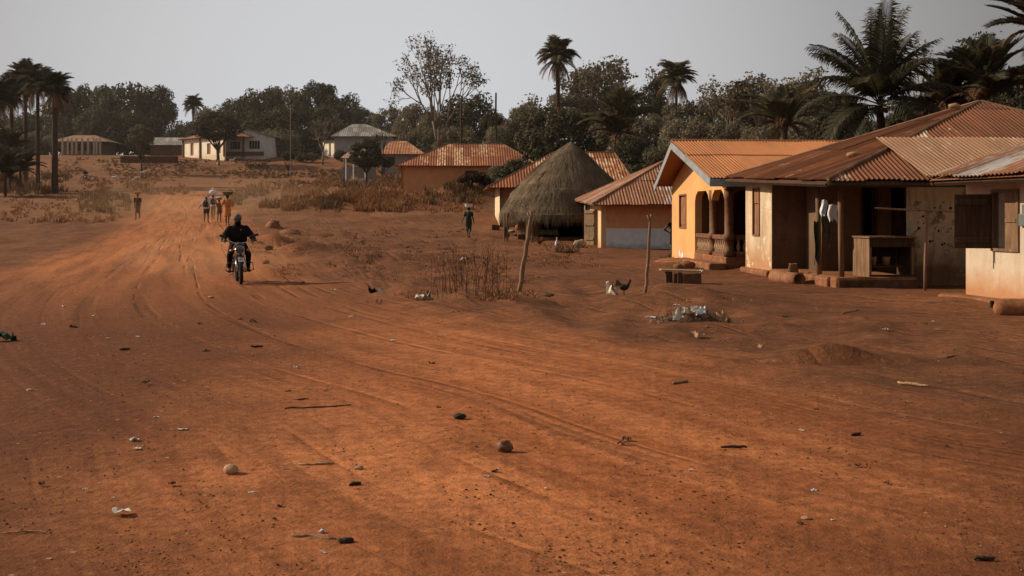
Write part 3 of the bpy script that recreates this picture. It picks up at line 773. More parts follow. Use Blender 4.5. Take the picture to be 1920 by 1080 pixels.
    board(EN, RD, .24); board(E0, RD, .24); mb.build('bargeboard', M['fascia'], rf)
    mb = MB(); mb.hexa([x + y + e for x in (EN + d * .03, EN + d * Lr) for e in (Vector((0, .0, 0)), Vector((0, .03, 0))) for y in (Vector((0, 0, -.24)), Vector((0, 0, -.03)))]); mb.build('fascia_board', M['fascia'], rf)
    mb = MB(); mb.tube([RD + Vector((0, 0, .01)), RD + d * Lr + Vector((0, 0, .01))], .06, 6); mb.build('ridge_cap', M['rust_orange'], rf)
    # soffit of the gable overhang
    return root
yellow_house()

# --- house with the blue-grey dado
def dado_house():
    A = at(1127, 467, 47.5); fr = Frame(A.xy, (A.x + 8, A.y + .3))
    root = thing('dado_house', 'low brown house with a blue-grey painted lower wall and rusty hipped roof', 'house', (A.x, A.y, 0))
    Lf = Frame(at(1106, 458, 54).xy, A.xy)
    z1 = 2.05
    n = NT('two_tone_wall', .92, .15); p = n.pos(); x, y, z = n.sep(p)
    f = n.noise(p, 5, 5, .65); e = n.math('ADD', z, n.math('MULTIPLY', n.math('SUBTRACT', n.noise(p, .9, 4), .5), .08))
    lo = n.mix(n.ramp(f, [(.3, 0), (.7, 1)]), (.58, .58, .57), (.72, .72, .72)); hi = n.mix(n.ramp(f, [(.3, 0), (.7, 1)]), (.56, .265, .125), (.70, .34, .165))
    c = n.mix(n.math('GREATER_THAN', e, .97), lo, hi)
    c = n.mix(n.rng(n.math('ADD', z, n.math('MULTIPLY', f, .5)), .62, .1), c, (.15, .125, .085)); n.color(c); n.bump(f, .3, .02)
    mb = MB(); fr.wall(mb, 0.01, 8, -.2, z1, .2); mb.build('front_wall', n.m, root)
    ml = plaster('cream_plaster', (.66, .45, .25), (.42, .22, .1), .1, .5, .7, (.3, .18, .1), None, .25)
    d0, dz = Lf.px(1114.5, 388); d1, _ = Lf.px(1121); 
    mb = MB(); Lf.wall(mb, 0, Lf.L, -.2, z1, .2, [(d0, d1, .12, dz - .12)]); mb.build('side_wall', ml, root)
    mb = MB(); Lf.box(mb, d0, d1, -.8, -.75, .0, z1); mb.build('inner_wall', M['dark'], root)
    q = Lf.pt(d0, .02, 0); lf = Frame((q.x - .42, q.y + .3), q.xy); mb = MB(); shutter_panel(mb, lf, 0, lf.L, -.03, .12, dz - .15, 3, .03)
    for zz in (.45, 1.1, 1.65): lf.box(mb, .02, lf.L - .02, .003, .03, zz - .05, zz + .05)
    mb.build('door', M['wood_pale'], root)['label'] = 'sunlit plank door standing open'
    for px in (1097.5, 1103):
        b = at(px, 455, 53.0); mb = MB(); mb.tube([(b.x, b.y, -.1), (b.x, b.y, 2.25)], .05, 8); mb.build('porch_post', M['fascia'], root, True)
    E1 = at(1077, 375, 55); E2 = at(1111, 383, 46.7); E3 = Vector((E2.x + 9, E2.y + .35, E2.z)); E4 = Vector((E1.x + 9, E1.y + .35, E1.z))
    T0 = at(1252, 300, 50.4); T1 = T0 + Vector((2.5, .1, 0))
    hiproof(root, M['rust_pale'], (E1, E2, E3, E4), (T0, T1), .13, .02, 51, tonefn=lambda P_, t: .25 + .45 * t)
    mb = MB(); Lf.box(mb, Lf.px(1108)[0], Lf.L + .2, .02, .3, -.2, .1); fr.box(mb, -.1, 8, .01, .25, -.2, .06); mb.build('foundation', M['earth_dark'], root, bevel=.03)
dado_house()

# --- thatched hut
def hut():
    Y = 58.; c = at(1061, 447, Y); ap = at(1070, 265, Y); zg = hgt(c.x, Y)
    root = thing('thatched_hut', 'round hut with a tall shaggy grey thatch cone reaching almost to the ground', 'hut', (c.x, Y, zg))
    n = NT('thatch', .95, .05); p = n.pos(); r_ = n.rnd()
    f = n.noise(n.scale(p, (5, 5, .8)), 1., 6, .75); b = n.noise(p, .7, 4, .6)
    col = n.mix(n.ramp(f, [(.3, 0), (.7, 1)]), (.075, .055, .038), (.27, .20, .135)); col = n.mix(n.ramp(b, [(.35, .6), (.65, 0)]), col, (.06, .052, .036))
    col = n.mix(n.math('MULTIPLY', r_, .45), col, (.24, .165, .10)); n.color(col); n.bump(f, .8, .05)
    zt, zb = ap.z, at(0, 403, Y).z
    prof = [(0.0, 0), (.55, .10), (1.22, .25), (1.80, .40), (2.45, .58), (2.95, .76), (3.3, .9), (3.5, 1.0)]
    rad = lambda t: float(np.interp(t, [q[1] for q in prof], [q[0] for q in prof]))
    ctr = lambda t: Vector((ap.x + (c.x - ap.x) * t, Y, zt + (zb - zt) * t))
    wob = lambda a, t: 1 + .035 * ((t * 5.3 + .25 * math.sin(a * 3)) % 1.0) + .09 * mnoise.noise(Vector((math.cos(a) * 1.5, math.sin(a) * 1.5, t * 3 + 5))) + .05 * mnoise.noise(Vector((math.cos(a) * 5, math.sin(a) * 5, t * 5)))
    mb = MB(); rings = []
    for i in range(22):
        t = .012 + i / 21 * .988; rings.append([ctr(t) + Vector((math.cos(a), math.sin(a), 0)) * rad(t) * wob(a, t) for a in [2 * PI * k / 64 for k in range(64)]])
    rings.append([ctr(1.0) + Vector((math.cos(a), math.sin(a), 0)) * 2.6 + Vector((0, 0, .1)) for a in [2 * PI * k / 64 for k in range(64)]])
    rings.append([ctr(.3) + Vector((math.cos(a), math.sin(a), 0)) * .5 + Vector((0, 0, -.3)) for a in [2 * PI * k / 64 for k in range(64)]])
    mb.loft(rings)
    rg = random.Random(3)
    for i in range(19000):     # straws
        t = (rg.random() ** .6 if i % 4 else rg.uniform(.86, 1.)) * .99 + .005; a = rg.random() * 2 * PI; L = rg.uniform(.25, .75); t2 = t + L / 3.9
        p0 = ctr(t) + Vector((math.cos(a), math.sin(a), 0)) * (rad(t) * wob(a, t) + .005)
        a2 = a + rg.uniform(-.05, .05)
        if t2 <= 1: q = ctr(t2) + Vector((math.cos(a2), math.sin(a2), 0)) * (rad(t2) * wob(a2, t2) + rg.uniform(.0, .13))
        else: q = ctr(1.0) + Vector((math.cos(a2), math.sin(a2), 0)) * (rad(1) * wob(a2, 1.) + rg.uniform(-.05, .16)) + Vector((0, 0, -(t2 - 1) * 3.6 * (1.1 + .9 * mnoise.noise(Vector((math.cos(a) * 4, math.sin(a) * 4, 2))))))
        w = Vector((-math.sin(a), math.cos(a), 0)) * rg.uniform(.008, .02)
        mb.add([p0 - w, p0 + w, q], [(0, 1, 2)])
    mb.build('thatch', n.m, root, fix=False)
    mb = MB(); mb.tube([ap + Vector((0, 0, -.1)), ap + Vector((.02, 0, .28))], .025, 5); mb.build('roof_tip', M['stick'], root)
    mw = plaster('mud_wall', (.17, .09, .05), (.10, .05, .03), zg, .5, .6, (.08, .05, .03), None, .3)
    rw = 2.45; fw = MB()
    n_ = 40; aw = [a for a in range(n_ + 1)]
    for k in range(n_):
        a0, a1 = -PI / 2 + 2 * PI * k / n_, -PI / 2 + 2 * PI * (k + 1) / n_
        am = (a0 + a1) / 2
        dz0 = 0
        gapL = -PI / 2 - .62 < am < -PI / 2 + .32 or am > 3 * PI / 2 - .62
        for (ri, ro_) in ((rw - .2, rw),):
            zlo = 1.45 if gapL else -.2
            vs = [Vector((c.x + math.cos(a) * r2, Y + math.sin(a) * r2, zg + z_)) for a in (a0, a1) for r2 in (ri, ro_) for z_ in (zlo, 2.0)]
            fw.hexa(vs)
    fw.build('wall', mw, root)
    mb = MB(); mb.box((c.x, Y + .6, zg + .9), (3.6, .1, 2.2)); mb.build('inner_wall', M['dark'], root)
    mb = MB(); mb.lathe((c.x, Y, zg), [(2.9, -.2), (2.9, .1), (2.8, .16)], 40); mb.build('floor', M['earth_dark'], root)
    for px, h in ((951, 1.35), (945, 1.3), (998, 1.45), (987, 1.4), (1137, 1.4)):
        b = at(px, 446, Y - 2.7); mb = MB(); mb.tube([(b.x, b.y, hgt(b.x, b.y) - .1), (b.x + .03, b.y, zg + h)], .045, 7); mb.build('roof_post', M['stick'], root)
    mb = MB(); rg = random.Random(9)
    for i in range(160):
        q = at(rg.uniform(1010, 1046), rg.uniform(432, 440), Y - 1.9); mb.ell(q, rg.uniform(.03, .07), 6, 4)
    heap = mb.build('produce_heap', plain('green_produce', (.13, .15, .08), .8, .5, 20), root)
hut()

# --- the pale house behind the hut, the mud house behind that
def hip_house(name, label, px0, px1, Yf, depth, ybase, yeave, ridge, eaves, wallmat, roofmat, holes=(), left=None, pitch=.16, seed=1, ang=0.05, sill=None):
    A = at(px0, ybase, Yf); B = at(px1, ybase, Yf); L = (B - A).length; B = Vector((A.x + L, A.y + L * ang, 0))
    zg = hgt(A.x, A.y); root = thing(name, label, 'house', (A.x, A.y, zg)); fr = Frame(A.xy, B.xy)
    n2 = -fr.n
    zt = at(0, yeave, Yf).z + .08
    hs_ = []
    for (x0, x1, y0, y1) in holes:
        s0, z1 = fr.px(x0, y0); s1, z0 = fr.px(x1, y1); hs_.append((s0, s1, z0, z1))
    mb = MB(); fr.wall(mb, 0, L, zg - 1.2, zt, .2, hs_); 
    lf = Frame((A.x + n2.x * depth, A.y + n2.y * depth), A.xy); rf_ = Frame(B.xy, (B.x + n2.x * depth, B.y + n2.y * depth)); bk = Frame((B.x + n2.x * depth, B.y + n2.y * depth), (A.x + n2.x * depth, A.y + n2.y * depth))
    rf_.wall(mb, 0, depth, zg - 1.2, zt, .2); bk.wall(mb, 0, L, zg - 1.2, zt, .2)
    w = mb.build('wall', wallmat, root)
    mb = MB(); lf.wall(mb, 0, depth, zg - 1.2, zt - .004, .2); mb.build('side_wall', left or wallmat, root)
    for i, h in enumerate(hs_):
        mb = MB(); fr.box(mb, h[0] - .02, h[1] + .02, -.14, -.1, h[2] - .02, h[3] + .02); k = mb.build('window' if h[2] > zg + .6 else 'door', M['wood_dark'], root)
        mb = MB(); t = .06; fr.box(mb, h[0] - t, h[0], -.1, .02, h[2], h[3] + t); fr.box(mb, h[1], h[1] + t, -.1, .02, h[2], h[3] + t); fr.box(mb, h[0], h[1], -.1, .022, h[3], h[3] + t); mb.build('frame', M['wood_mid'], k)
    ov = eaves; z_e = at(0, yeave, Yf).z
    e = [fr.pt(-ov, -depth - ov, z_e), fr.pt(-ov, ov, z_e), fr.pt(L + ov, ov, z_e), fr.pt(L + ov, -depth - ov, z_e)]
    mid = Yf + depth / 2
    t0 = at(ridge[0], ridge[2], mid); t1 = at(ridge[1], ridge[2], mid + ang * L * .5)
    hiproof(root, roofmat, e, (t0, Vector((t1.x, t1.y, t0.z))), pitch, .02, seed)
    return root, fr
def mid_houses():
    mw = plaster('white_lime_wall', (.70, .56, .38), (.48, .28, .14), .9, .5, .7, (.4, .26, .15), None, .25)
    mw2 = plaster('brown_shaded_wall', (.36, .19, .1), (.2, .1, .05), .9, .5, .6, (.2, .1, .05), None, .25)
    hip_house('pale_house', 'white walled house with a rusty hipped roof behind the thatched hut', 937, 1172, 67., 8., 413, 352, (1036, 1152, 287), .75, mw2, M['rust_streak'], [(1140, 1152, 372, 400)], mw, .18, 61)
    # bright porch pier at its left corner
    mo = plaster('orange_mud_wall', (.60, .28, .125), (.45, .2, .09), 3.3, .6, .5, (.3, .15, .07), None, .15)
    hip_house('mud_house', 'long orange mud house with a wide rust streaked roof behind the earth mound', 752, 1000, 100., 8.5, 362, 311, (840, 945, 271), .55, mo, M['rust_streak'], [(873, 895, 321, 347)], None, .22, 71)
mid_houses()

# --- the far houses up the slope
def far_houses():
    mwh = plaster('school_white_wall', (.90, .80, .64), (.6, .36, .18), 11.4, .6, .5, (.5, .35, .2), None, .12)
    msh = plaster('school_wall_shade_tint', (.62, .6, .58), (.4, .3, .2), 11.4, .5, .5, (.4, .35, .3), None, .12)  # the white wall again with shade put into its colour
    # school: a sunlit wing and a shaded gable block
    Y = 198.
    A = at(342, 293, Y + 7); zg = A.z
    root = thing('school_building', 'white hall with a sunlit wing and a taller shaded gable block on the far rise', 'building', (A.x, A.y, zg))
    B = at(421, 293, Y - 4); fr = Frame(A.xy, B.xy); n2 = -fr.n; hh = []
    for (x0, x1) in ((357, 363), (388, 395), (409, 414)):
        s0, z1 = fr.px(x0, 269); s1, _ = fr.px(x1); hh.append((s0, s1, zg, z1))
    zt = at(0, 258, Y).z
    mb = MB(); fr.wall(mb, 0, fr.L, zg - 1.5, zt, .25, hh); lf = Frame((A.x + n2.x * 7, A.y + n2.y * 7), A.xy); lf.wall(mb, 0, 7, zg - 1.5, zt, .25); mb.build('sunlit_wall', mwh, root)
    for h in hh: mb = MB(); fr.box(mb, h[0], h[1], -.2, -.15, h[2], h[3]); mb.build('door', M['wood_red'], root)
    for px in (344, 376, 421): s_, _ = fr.px(px); mb = MB(); fr.box(mb, s_ - .12, s_ + .12, .0, .25, zg - .6, zt); mb.build('pilaster', M['brown_post'], root)
    ov = .7; e = [fr.pt(-ov, -8, zt + .05), fr.pt(-ov, ov, zt + .05), fr.pt(fr.L + ov, ov, zt + .05), fr.pt(fr.L + ov, -8, zt + .05)]
    t0 = fr.pt(3.2, -3.6, zt + 1.5); t1 = fr.pt(fr.L - 2.5, -3.6, zt + 1.5); hiproof(root, M['rust_far'], e, (t0, t1), .35, .03, 81)
    A2 = at(423, 290, Y); B2 = at(495, 290, Y - 1); g = Frame(A2.xy, B2.xy)
    zt2 = at(0, 252, Y).z; zr = at(0, 243, Y).z
    hh = [];
    for (x0, x1, y0, y1) in ((431, 450, 266, 280), (467, 487, 264, 279)):
        s0, z1 = g.px(x0, y0); s1, z0 = g.px(x1, y1); hh.append((s0, s1, z0, z1))
    mb = MB(); g.wall(mb, .02, g.L, zg - 1.5, zt2, .25, hh); L = g.L
    pk = g.px(462)[0]; en = [g.pt(.02, 0, zt2), g.pt(L, 0, zt2), g.pt(pk, 0, zr)]; mb.add(en + [q + Vector((0, .25, 0)) for q in en], [(0, 1, 2), (3, 5, 4), (1, 4, 5, 2), (2, 5, 3, 0)])
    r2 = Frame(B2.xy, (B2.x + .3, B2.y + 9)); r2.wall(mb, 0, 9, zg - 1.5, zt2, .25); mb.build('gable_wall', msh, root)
    for h in hh:
        mb = MB(); g.box(mb, h[0], h[1], -.2, -.15, h[2], h[3]); wv = mb.build('window', M['dark'], root)
        mb = MB()
        for i in range(1, 4): x_ = h[0] + (h[1] - h[0]) * i / 4; g.box(mb, x_ - .05, x_ + .05, -.14, -.06, h[2], h[3])
        mb.build('mullion', M['fascia'], wv)
    s_, _ = g.px(457); mb = MB(); g.box(mb, s_ - .13, s_ + .13, .01, .2, zg - .5, zt2 + .4); mb.build('pilaster', M['brown_post'], root)
    mb = MB(); g.box(mb, 0.03, L, .012, .06, zg - .3, zg + .42); mb.build('skirting', M['brown_post'], root)
    mb = MB(); b = Vector((.3, 10, 0))
    for (p, q) in ((g.pt(-.4, .5, zt2 - .1), g.pt(pk, .5, zr + .12)), (g.pt(L + .4, .5, zt2 - .1), g.pt(pk, .5, zr + .12))):
        mb.add([p, q, q + b, p + b, p + Vector((0, 0, .1)), q + Vector((0, 0, .1)), q + b + Vector((0, 0, .1)), p + b + Vector((0, 0, .1))], [(0, 1, 2, 3), (4, 5, 6, 7), (0, 4, 5, 1), (3, 7, 6, 2), (0, 3, 7, 4)])
    mb.build('roof', M['zinc'], root)
    # long veranda building far left
    Y = 225.; mcw = plaster('tan_wall', (.2, .14, .1), (.2, .12, .07), 12, .5, .5)
    r, f2 = hip_house('veranda_building', 'long low building with a posted veranda and pale roof at far left', 115, 192, Y + 2.5, 8, 283, 266, (138, 178, 254), 1.6, mcw, M['rust_tan'], [(128, 132, 269, 283), (146, 151, 270, 283), (158, 162, 270, 283), (171, 174, 270, 283)], None, .4, 91, .02)
    for px in (117, 127, 135, 143, 154, 165, 176, 181, 188):
        b = at(px, 281, Y); mb = MB(); mb.box((b.x, b.y, b.z + .7), (.28, .28, 3.2)); mb.build('veranda_post', M['pier'], r)
    # low grey roofed shed between them
    hip_house('grey_shed', 'long shed with a plain grey metal roof left of the white school', 282, 348, 214., 7, 283, 272, (290, 346, 258), .4, M['earth_dark'], M['zinc'], [], None, .4, 95, .02)
    mb = MB(); 
    a = ground(218, 303); mb.box((at(280, 0, 190).x, 190, hgt(at(280, 0, 190).x, 190) + .45), (9.6, .3, 1.3)); o = mb.build('low_wall', M['earth_dark'], None, loc=(at(280, 0, 190).x, 190, hgt(at(280, 0, 190).x, 190) - .1)); tag(o, 'low dark wall in front of the grey shed', 'wall')
    # grey hipped house
    mg = plaster('grey_blue_wall', (.36, .35, .35), (.2, .15, .1), 11, .5, .4)
    hip_house('grey_roof_house', 'grey hip roofed house half hidden behind a dark bush', 628, 738, 206., 9, 296, 256, (660, 685, 233), .8, mg, M['zinc'], [(692, 710, 262, 276)], mwh, .4, 97, .03)
    Yp = 209.; p_ = at(614, 287, Yp); mb = MB(); zz = hgt(p_.x, Yp); root = thing('lean_to', 'small bright lean-to wing at the left end of the grey roofed house', 'shed', (p_.x, Yp, zz))
    q0 = at(605.5, 287, Yp); q1 = at(626, 287, Yp - 2.6); f3 = Frame(q0.xy, q1.xy); zt3 = at(0, 265, Yp).z; mb = MB(); f3.wall(mb, 0, f3.L, zz - 1, zt3, .2, [(f3.L * .55, f3.L * .72, zz, zt3 - .4)]); mb.build('wall', mwh, root)
    e = [f3.pt(-.3, .5, zt3 + .0), f3.pt(f3.L + .3, .5, zt3 + .0), f3.pt(f3.L + .3, -4, zt3 + .5), f3.pt(-.3, -4, zt3 + .5)]; mb = MB(); corr(mb, e[0], e[1], e[2], e[3], .35, .02, seed=98); mb.build('roof', M['zinc'], root, fix=False)
    # red roofed house below it
    hip_house('red_roof_house', 'small house with a reddish hipped roof below the grey roofed house', 718, 790, 160., 8, 322, 289, (730, 762, 265), .6, mg, M['rust_far'], [(727, 740, 295, 310)], None, .4, 101, .03)
    # little porch house with fence of pale posts
    Yq = 140.; a = at(648, 328, Yq); zz = hgt(a.x, Yq); root = thing('porch_shelter', 'small tin roofed porch on thin white posts behind a pale broken wall', 'shelter', (a.x, Yq, zz))
    for px in (649, 663, 685): b = at(px, 328, Yq); mb = MB(); mb.tube([(b.x, Yq, zz - .2), (b.x, Yq, at(0, 293, Yq).z)], .07, 6); mb.build('post', M['white_cloth'], root)
    e0 = at(638, 296, Yq - .5); e1 = at(662, 294, Yq - .5); mb = MB(); corr(mb, e0, at(700, 297, Yq - .5), at(690, 281, Yq + 3), at(659, 281, Yq + 3), .3, .02, seed=102); mb.build('roof', M['rust_pale'], root, fix=False)
    bw = Frame(at(640, 328, Yq + 4).xy, at(705, 328, Yq + 4).xy); mb = MB(); bw.wall(mb, 0, bw.L, zz - .5, zz + 2.2, .2, [(1.2, 1.9, zz, zz + 1.7)]); mb.build('back_wall', mg, root)
    wl = MB(); rg = random.Random(8); f4 = Frame(at(648, 331, Yq - 1).xy, at(697, 331, Yq - 1).xy); n_ = 9
    for i in range(n_): f4.box(wl, f4.L * i / n_ + .01, f4.L * (i + 1) / n_ - .01, -.2, 0, zz - .6, zz + .35 + rg.uniform(-.1, .25) + (.3 if 2 < i < 6 else 0))
    o = wl.build('broken_wall', mwh, None, loc=(f4.A.x, f4.A.y, zz)); tag(o, 'low broken pale wall in front of the tin roofed porch', 'wall')
M['pier'] = plain('pale_pier', (.45, .36, .27), .9, .3)
far_houses()
# ------------------------------------------------------------------ vegetation
M['leaf_dark'] = leafmat('leaf_dark', (.042, .038, .022), (.105, .092, .05), .25)
M['leaf_olive'] = leafmat('leaf_olive', (.10, .085, .054), (.24, .20, .125), .3, (.20, .13, .07), .05)
M['leaf_mango'] = leafmat('leaf_mango', (.045, .041, .025), (.15, .13, .075), .25, (.26, .17, .1), .06)
M['leaf_dry'] = leafmat('leaf_dry', (.112, .094, .062), (.27, .225, .15), .28, (.26, .16, .09), .10)
M['leaf_shade'] = leafmat('leaf_shade', (.034, .03, .02), (.09, .08, .05), .22, (.11, .06, .03), .06)
M['frond'] = leafmat('palm_frond', (.075, .068, .040), (.19, .165, .09), .3, (.22, .13, .065), .1)
M['frond_dark'] = leafmat('palm_frond_dark', (.038, .034, .021), (.105, .092, .052), .25, (.13, .075, .038), .07)
M['frond_dead'] = leafmat('dead_palm_frond', (.11, .055, .028), (.24, .125, .06), .2)
M['grass_dry'] = leafmat('dry_grass', (.24, .105, .046), (.44, .215, .10), .2, (.12, .085, .045), .15)
M['grass_brown'] = leafmat('brown_scrub', (.13, .062, .03), (.26, .125, .06), .2, (.09, .07, .04), .3)

def leaf_mesh(name, C, N, size, rg, asp=.55):
    """many small leaf blades: centres C, facing N"""
    n = len(C)
    t = np.cross(N, rg.normal(size=(n, 3))); t /= np.linalg.norm(t, axis=1)[:, None] + 1e-9
    b = np.cross(N, t); L = size * rg.uniform(.6, 1.3, n)[:, None]
    V = np.empty((n, 4, 3)); V[:, 0] = C - t * L; V[:, 1] = C + b * L * asp; V[:, 2] = C + t * L; V[:, 3] = C - b * L * asp
    me = bpy.data.meshes.new(name); me.vertices.add(n * 4); me.vertices.foreach_set('co', V.reshape(-1))
    me.loops.add(n * 4); me.loops.foreach_set('vertex_index', np.arange(n * 4, dtype=np.int32))
    me.polygons.add(n); me.polygons.foreach_set('loop_start', np.arange(0, n * 4, 4, dtype=np.int32)); me.polygons.foreach_set('loop_total', np.full(n, 4, dtype=np.int32))
    me.update(calc_edges=True); return me
def crown_mesh(seed, nclump=70, per=110, leaf=.05, shell=.55, cr=(.16, .34), drop=.2, asp=.55, neg=.6):
    rg = np.random.default_rng(seed); Cs = []; Ns = []
    for k in range(nclump):
        d = rg.normal(size=3); d /= np.linalg.norm(d); d[2] = abs(d[2]) * (1 if rg.random() > drop else -neg)
        lump = 1 + .22 * mnoise.noise(Vector(d * 1.7) + Vector((seed, 0, 0)))
        c = d * rg.uniform(shell, 1.) ** .6 * .86 * lump
        r = rg.uniform(*cr) * (.75 if rg.random() < .3 else 1)
        m = int(per * (r / cr[1]) ** 2 * rg.uniform(.6, 1.3)) + 8
        q = rg.normal(size=(m, 3)); q /= np.linalg.norm(q, axis=1)[:, None]; rad = r * rg.uniform(.45, 1.05, m) ** .5
        q[:, 2] *= .8
        Cs.append(c + q * rad[:, None]); nn = q + rg.normal(size=(m, 3)) * .55 + np.array([0, 0, .45]); Ns.append(nn)
    C = np.concatenate(Cs); N = np.concatenate(Ns); N /= np.linalg.norm(N, axis=1)[:, None]
    return leaf_mesh('crown', C, N, leaf, rg, asp)
CR = [crown_mesh(s, 72, 250, .044, .62, (.17, .36), .35, .55, .35) for s in (1, 2, 3)]
CRS = [crown_mesh(s, 46, 60, .05, .4, (.12, .26)) for s in (11, 12)]       # looser crowns
CRM = crown_mesh(21, 190, 150, .036, .7, (.12, .22), .45)                    # mango: thick and clumpy
CRB = [crown_mesh(s, 60, 120, .075, .5, (.2, .4), .05) for s in (31, 32)]    # bushes
CRO = [crown_mesh(s, 120, 130, .05, .6, (.13, .26), .45, .55, .9) for s in (51, 52)]           # full round crowns
CRN = crown_mesh(41, 150, 170, .05, .6, (.13, .25), .3)                     # crowns nearer the viewer

def limbs(mb, base, top, r, rx, ry, rz, seed, n=7):
    rg = random.Random(seed); base = Vector(base); top = Vector(top)
    fork = base.lerp(top, .42)
    mb.tube([base, base.lerp(fork, .5) + Vector((rg.uniform(-.15, .15) * r * 4, 0, 0)), fork], [r * 1.25, r, r * .85], 8)
    for i in range(n):
        a = 2 * PI * i / n + rg.uniform(-.3, .3); e = rg.uniform(.3, 1.0)
        tip = top + Vector((math.cos(a) * rx * .75, math.sin(a) * ry * .75, rz * (e - .45)))
        m = fork.lerp(tip, .5) + Vector((0, 0, -rz * .12))
        mb.tube([fork, m, tip], [r * .6, r * .38, r * .12], 6)
def tree(name, label, px, ytop, wpx, Y, crown, mat, hratio=.8, group=None, trunk='bark_dark', depth=.9, lift=None, rot=None, cat='tree', bury=.0):
    c = at(px, ytop, Y); rx = wpx / 2 / F * Y; zg = hgt(c.x, Y); rz = rx * (hratio or 1)
    cz = c.z - rz
    if hratio is None: rz = min((c.z - zg) * .84, rx * 1.2); cz = c.z - rz
    if cz - zg < rz * .55: rz = (c.z - zg) / 1.5; cz = c.z - rz
    if hratio is None: rz = min((c.z - zg) * .84, rx * 1.2); cz = c.z - rz
    root = thing(name, label, cat, (c.x, Y, zg), group)
    o = bpy.data.objects.new('crown', crown); COL.objects.link(o); o.parent = root; o.location = (0, 0, cz - zg); o.scale = (rx, rx * depth, rz); o.rotation_euler = (0, 0, rot if rot is not None else (px * 1.7) % 6.28)
    if not crown.materials: crown.materials.append(None)
    o.material_slots[0].link = 'OBJECT'; o.material_slots[0].material = M[mat]
    mb = MB(); limbs(mb, (c.x, Y, zg - .3), (c.x, Y, cz), max(.12, rx * .06), rx, rx * depth, rz, int(px)); mb.build('trunk', M[trunk], root, True)
    return root
def fill(px, ytop, wpx, Y, crown, mat, label, group, hr=.9): return tree('tree', label, px, ytop, wpx, Y, crown, mat, hr, group)
G1 = 'dark broadleaf trees along the far left ridge'
for i, (px, yt, w, Y, k, hr) in enumerate([(165, 148, 120, 236, 0, .85), (236, 145, 140, 230, 1, 1.0), (292, 158, 78, 228, 2, 1.1), (36, 205, 120, 240, 1, .8), (100, 186, 110, 238, 2, .8), (205, 185, 110, 226, 0, .8), (270, 200, 100, 224, 1, .8), (130, 205, 90, 232, 2, .9)]):
    tree('tree', 'dark broadleaf tree in the tall wood behind the long low building at far left', px, yt, w * 1.1, Y + 16, CR[k], 'leaf_dark', None, G1)
tree('tree', 'thin loose crowned tree at the right end of the far left wood', 320, 182, 34, 226, CRS[0], 'leaf_dark', 1.6)
G2 = 'rounded dark trees on the ridge behind the white school'
for i, (px, yt, w, Y, k, hr) in enumerate([(402, 190, 92, 236, 0, .9), (446, 177, 96, 240, 1, .9), (492, 160, 110, 236, 2, .9), (535, 152, 100, 238, 0, .95), (596, 150, 96, 236, 1, 1.0), (640, 172, 110, 232, 2, .9), (676, 196, 66, 230, 0, .9), (560, 185, 170, 222, 1, .65), (480, 205, 120, 220, 2, .7), (625, 215, 130, 228, 0, .6), (345, 222, 80, 232, 1, .9), (380, 225, 90, 226, 2, .8), (520, 232, 100, 210, 0, .7), (585, 240, 90, 226, 1, .8)]):
    tree('tree', 'dark rounded tree in the dense wood behind and right of the white school', px, yt, w, Y, CR[k], 'leaf_dark' if i % 3 else 'leaf_olive', None, G2)
tree('tree', 'sparse topped tree poking above the wood, left of the tall utility pole top', 590, 147, 56, 234, CRS[1], 'leaf_dark', .8)
G3 = 'trees behind the grey roofed and mud houses'
for i, (px, yt, w, Y, k, m) in enumerate([(728, 198, 70, 226, 2, 'leaf_olive'), (782, 184, 96, 208, 0, 'leaf_olive'), (745, 226, 70, 224, 1, 'leaf_dark'), (835, 205, 120, 180, 1, 'leaf_olive'), (880, 170, 136, 176, 2, 'leaf_dark'), (925, 205, 54, 150, 0, 'leaf_dark'), (800, 225, 120, 168, 0, 'leaf_olive'), (860, 228, 110, 150, 1, 'leaf_olive'), (940, 232, 80, 140, 2, 'leaf_olive')]):
    tree('tree', 'broad grey-green tree in the wood behind the long orange mud house', px, yt, w, Y, CR[k], m, None, G3)
# single trees in front of the far buildings
tree('tree', 'small round dark tree standing alone in front of the far grey shed', 265, 232, 58, 172, CRO[0], 'leaf_olive', .88)
tree('tree', 'dark spreading tree in front of the white school', 408, 206, 102, 186, CRO[1], 'leaf_dark', .64)
tree('bush', 'small dark bush at the foot of the tall thin utility pole', 540, 284, 28, 168, CRB[0], 'leaf_dark', .9, cat='bush')
tree('tree', 'dense dark small tree in front of the grey roofed house', 687, 258, 68, 133, CRO[0], 'leaf_dark', .95)
tree('bush', 'low dark bush beside the thin white porch posts', 716, 292, 40, 150, CRB[1], 'leaf_dark', .9, cat='bush')
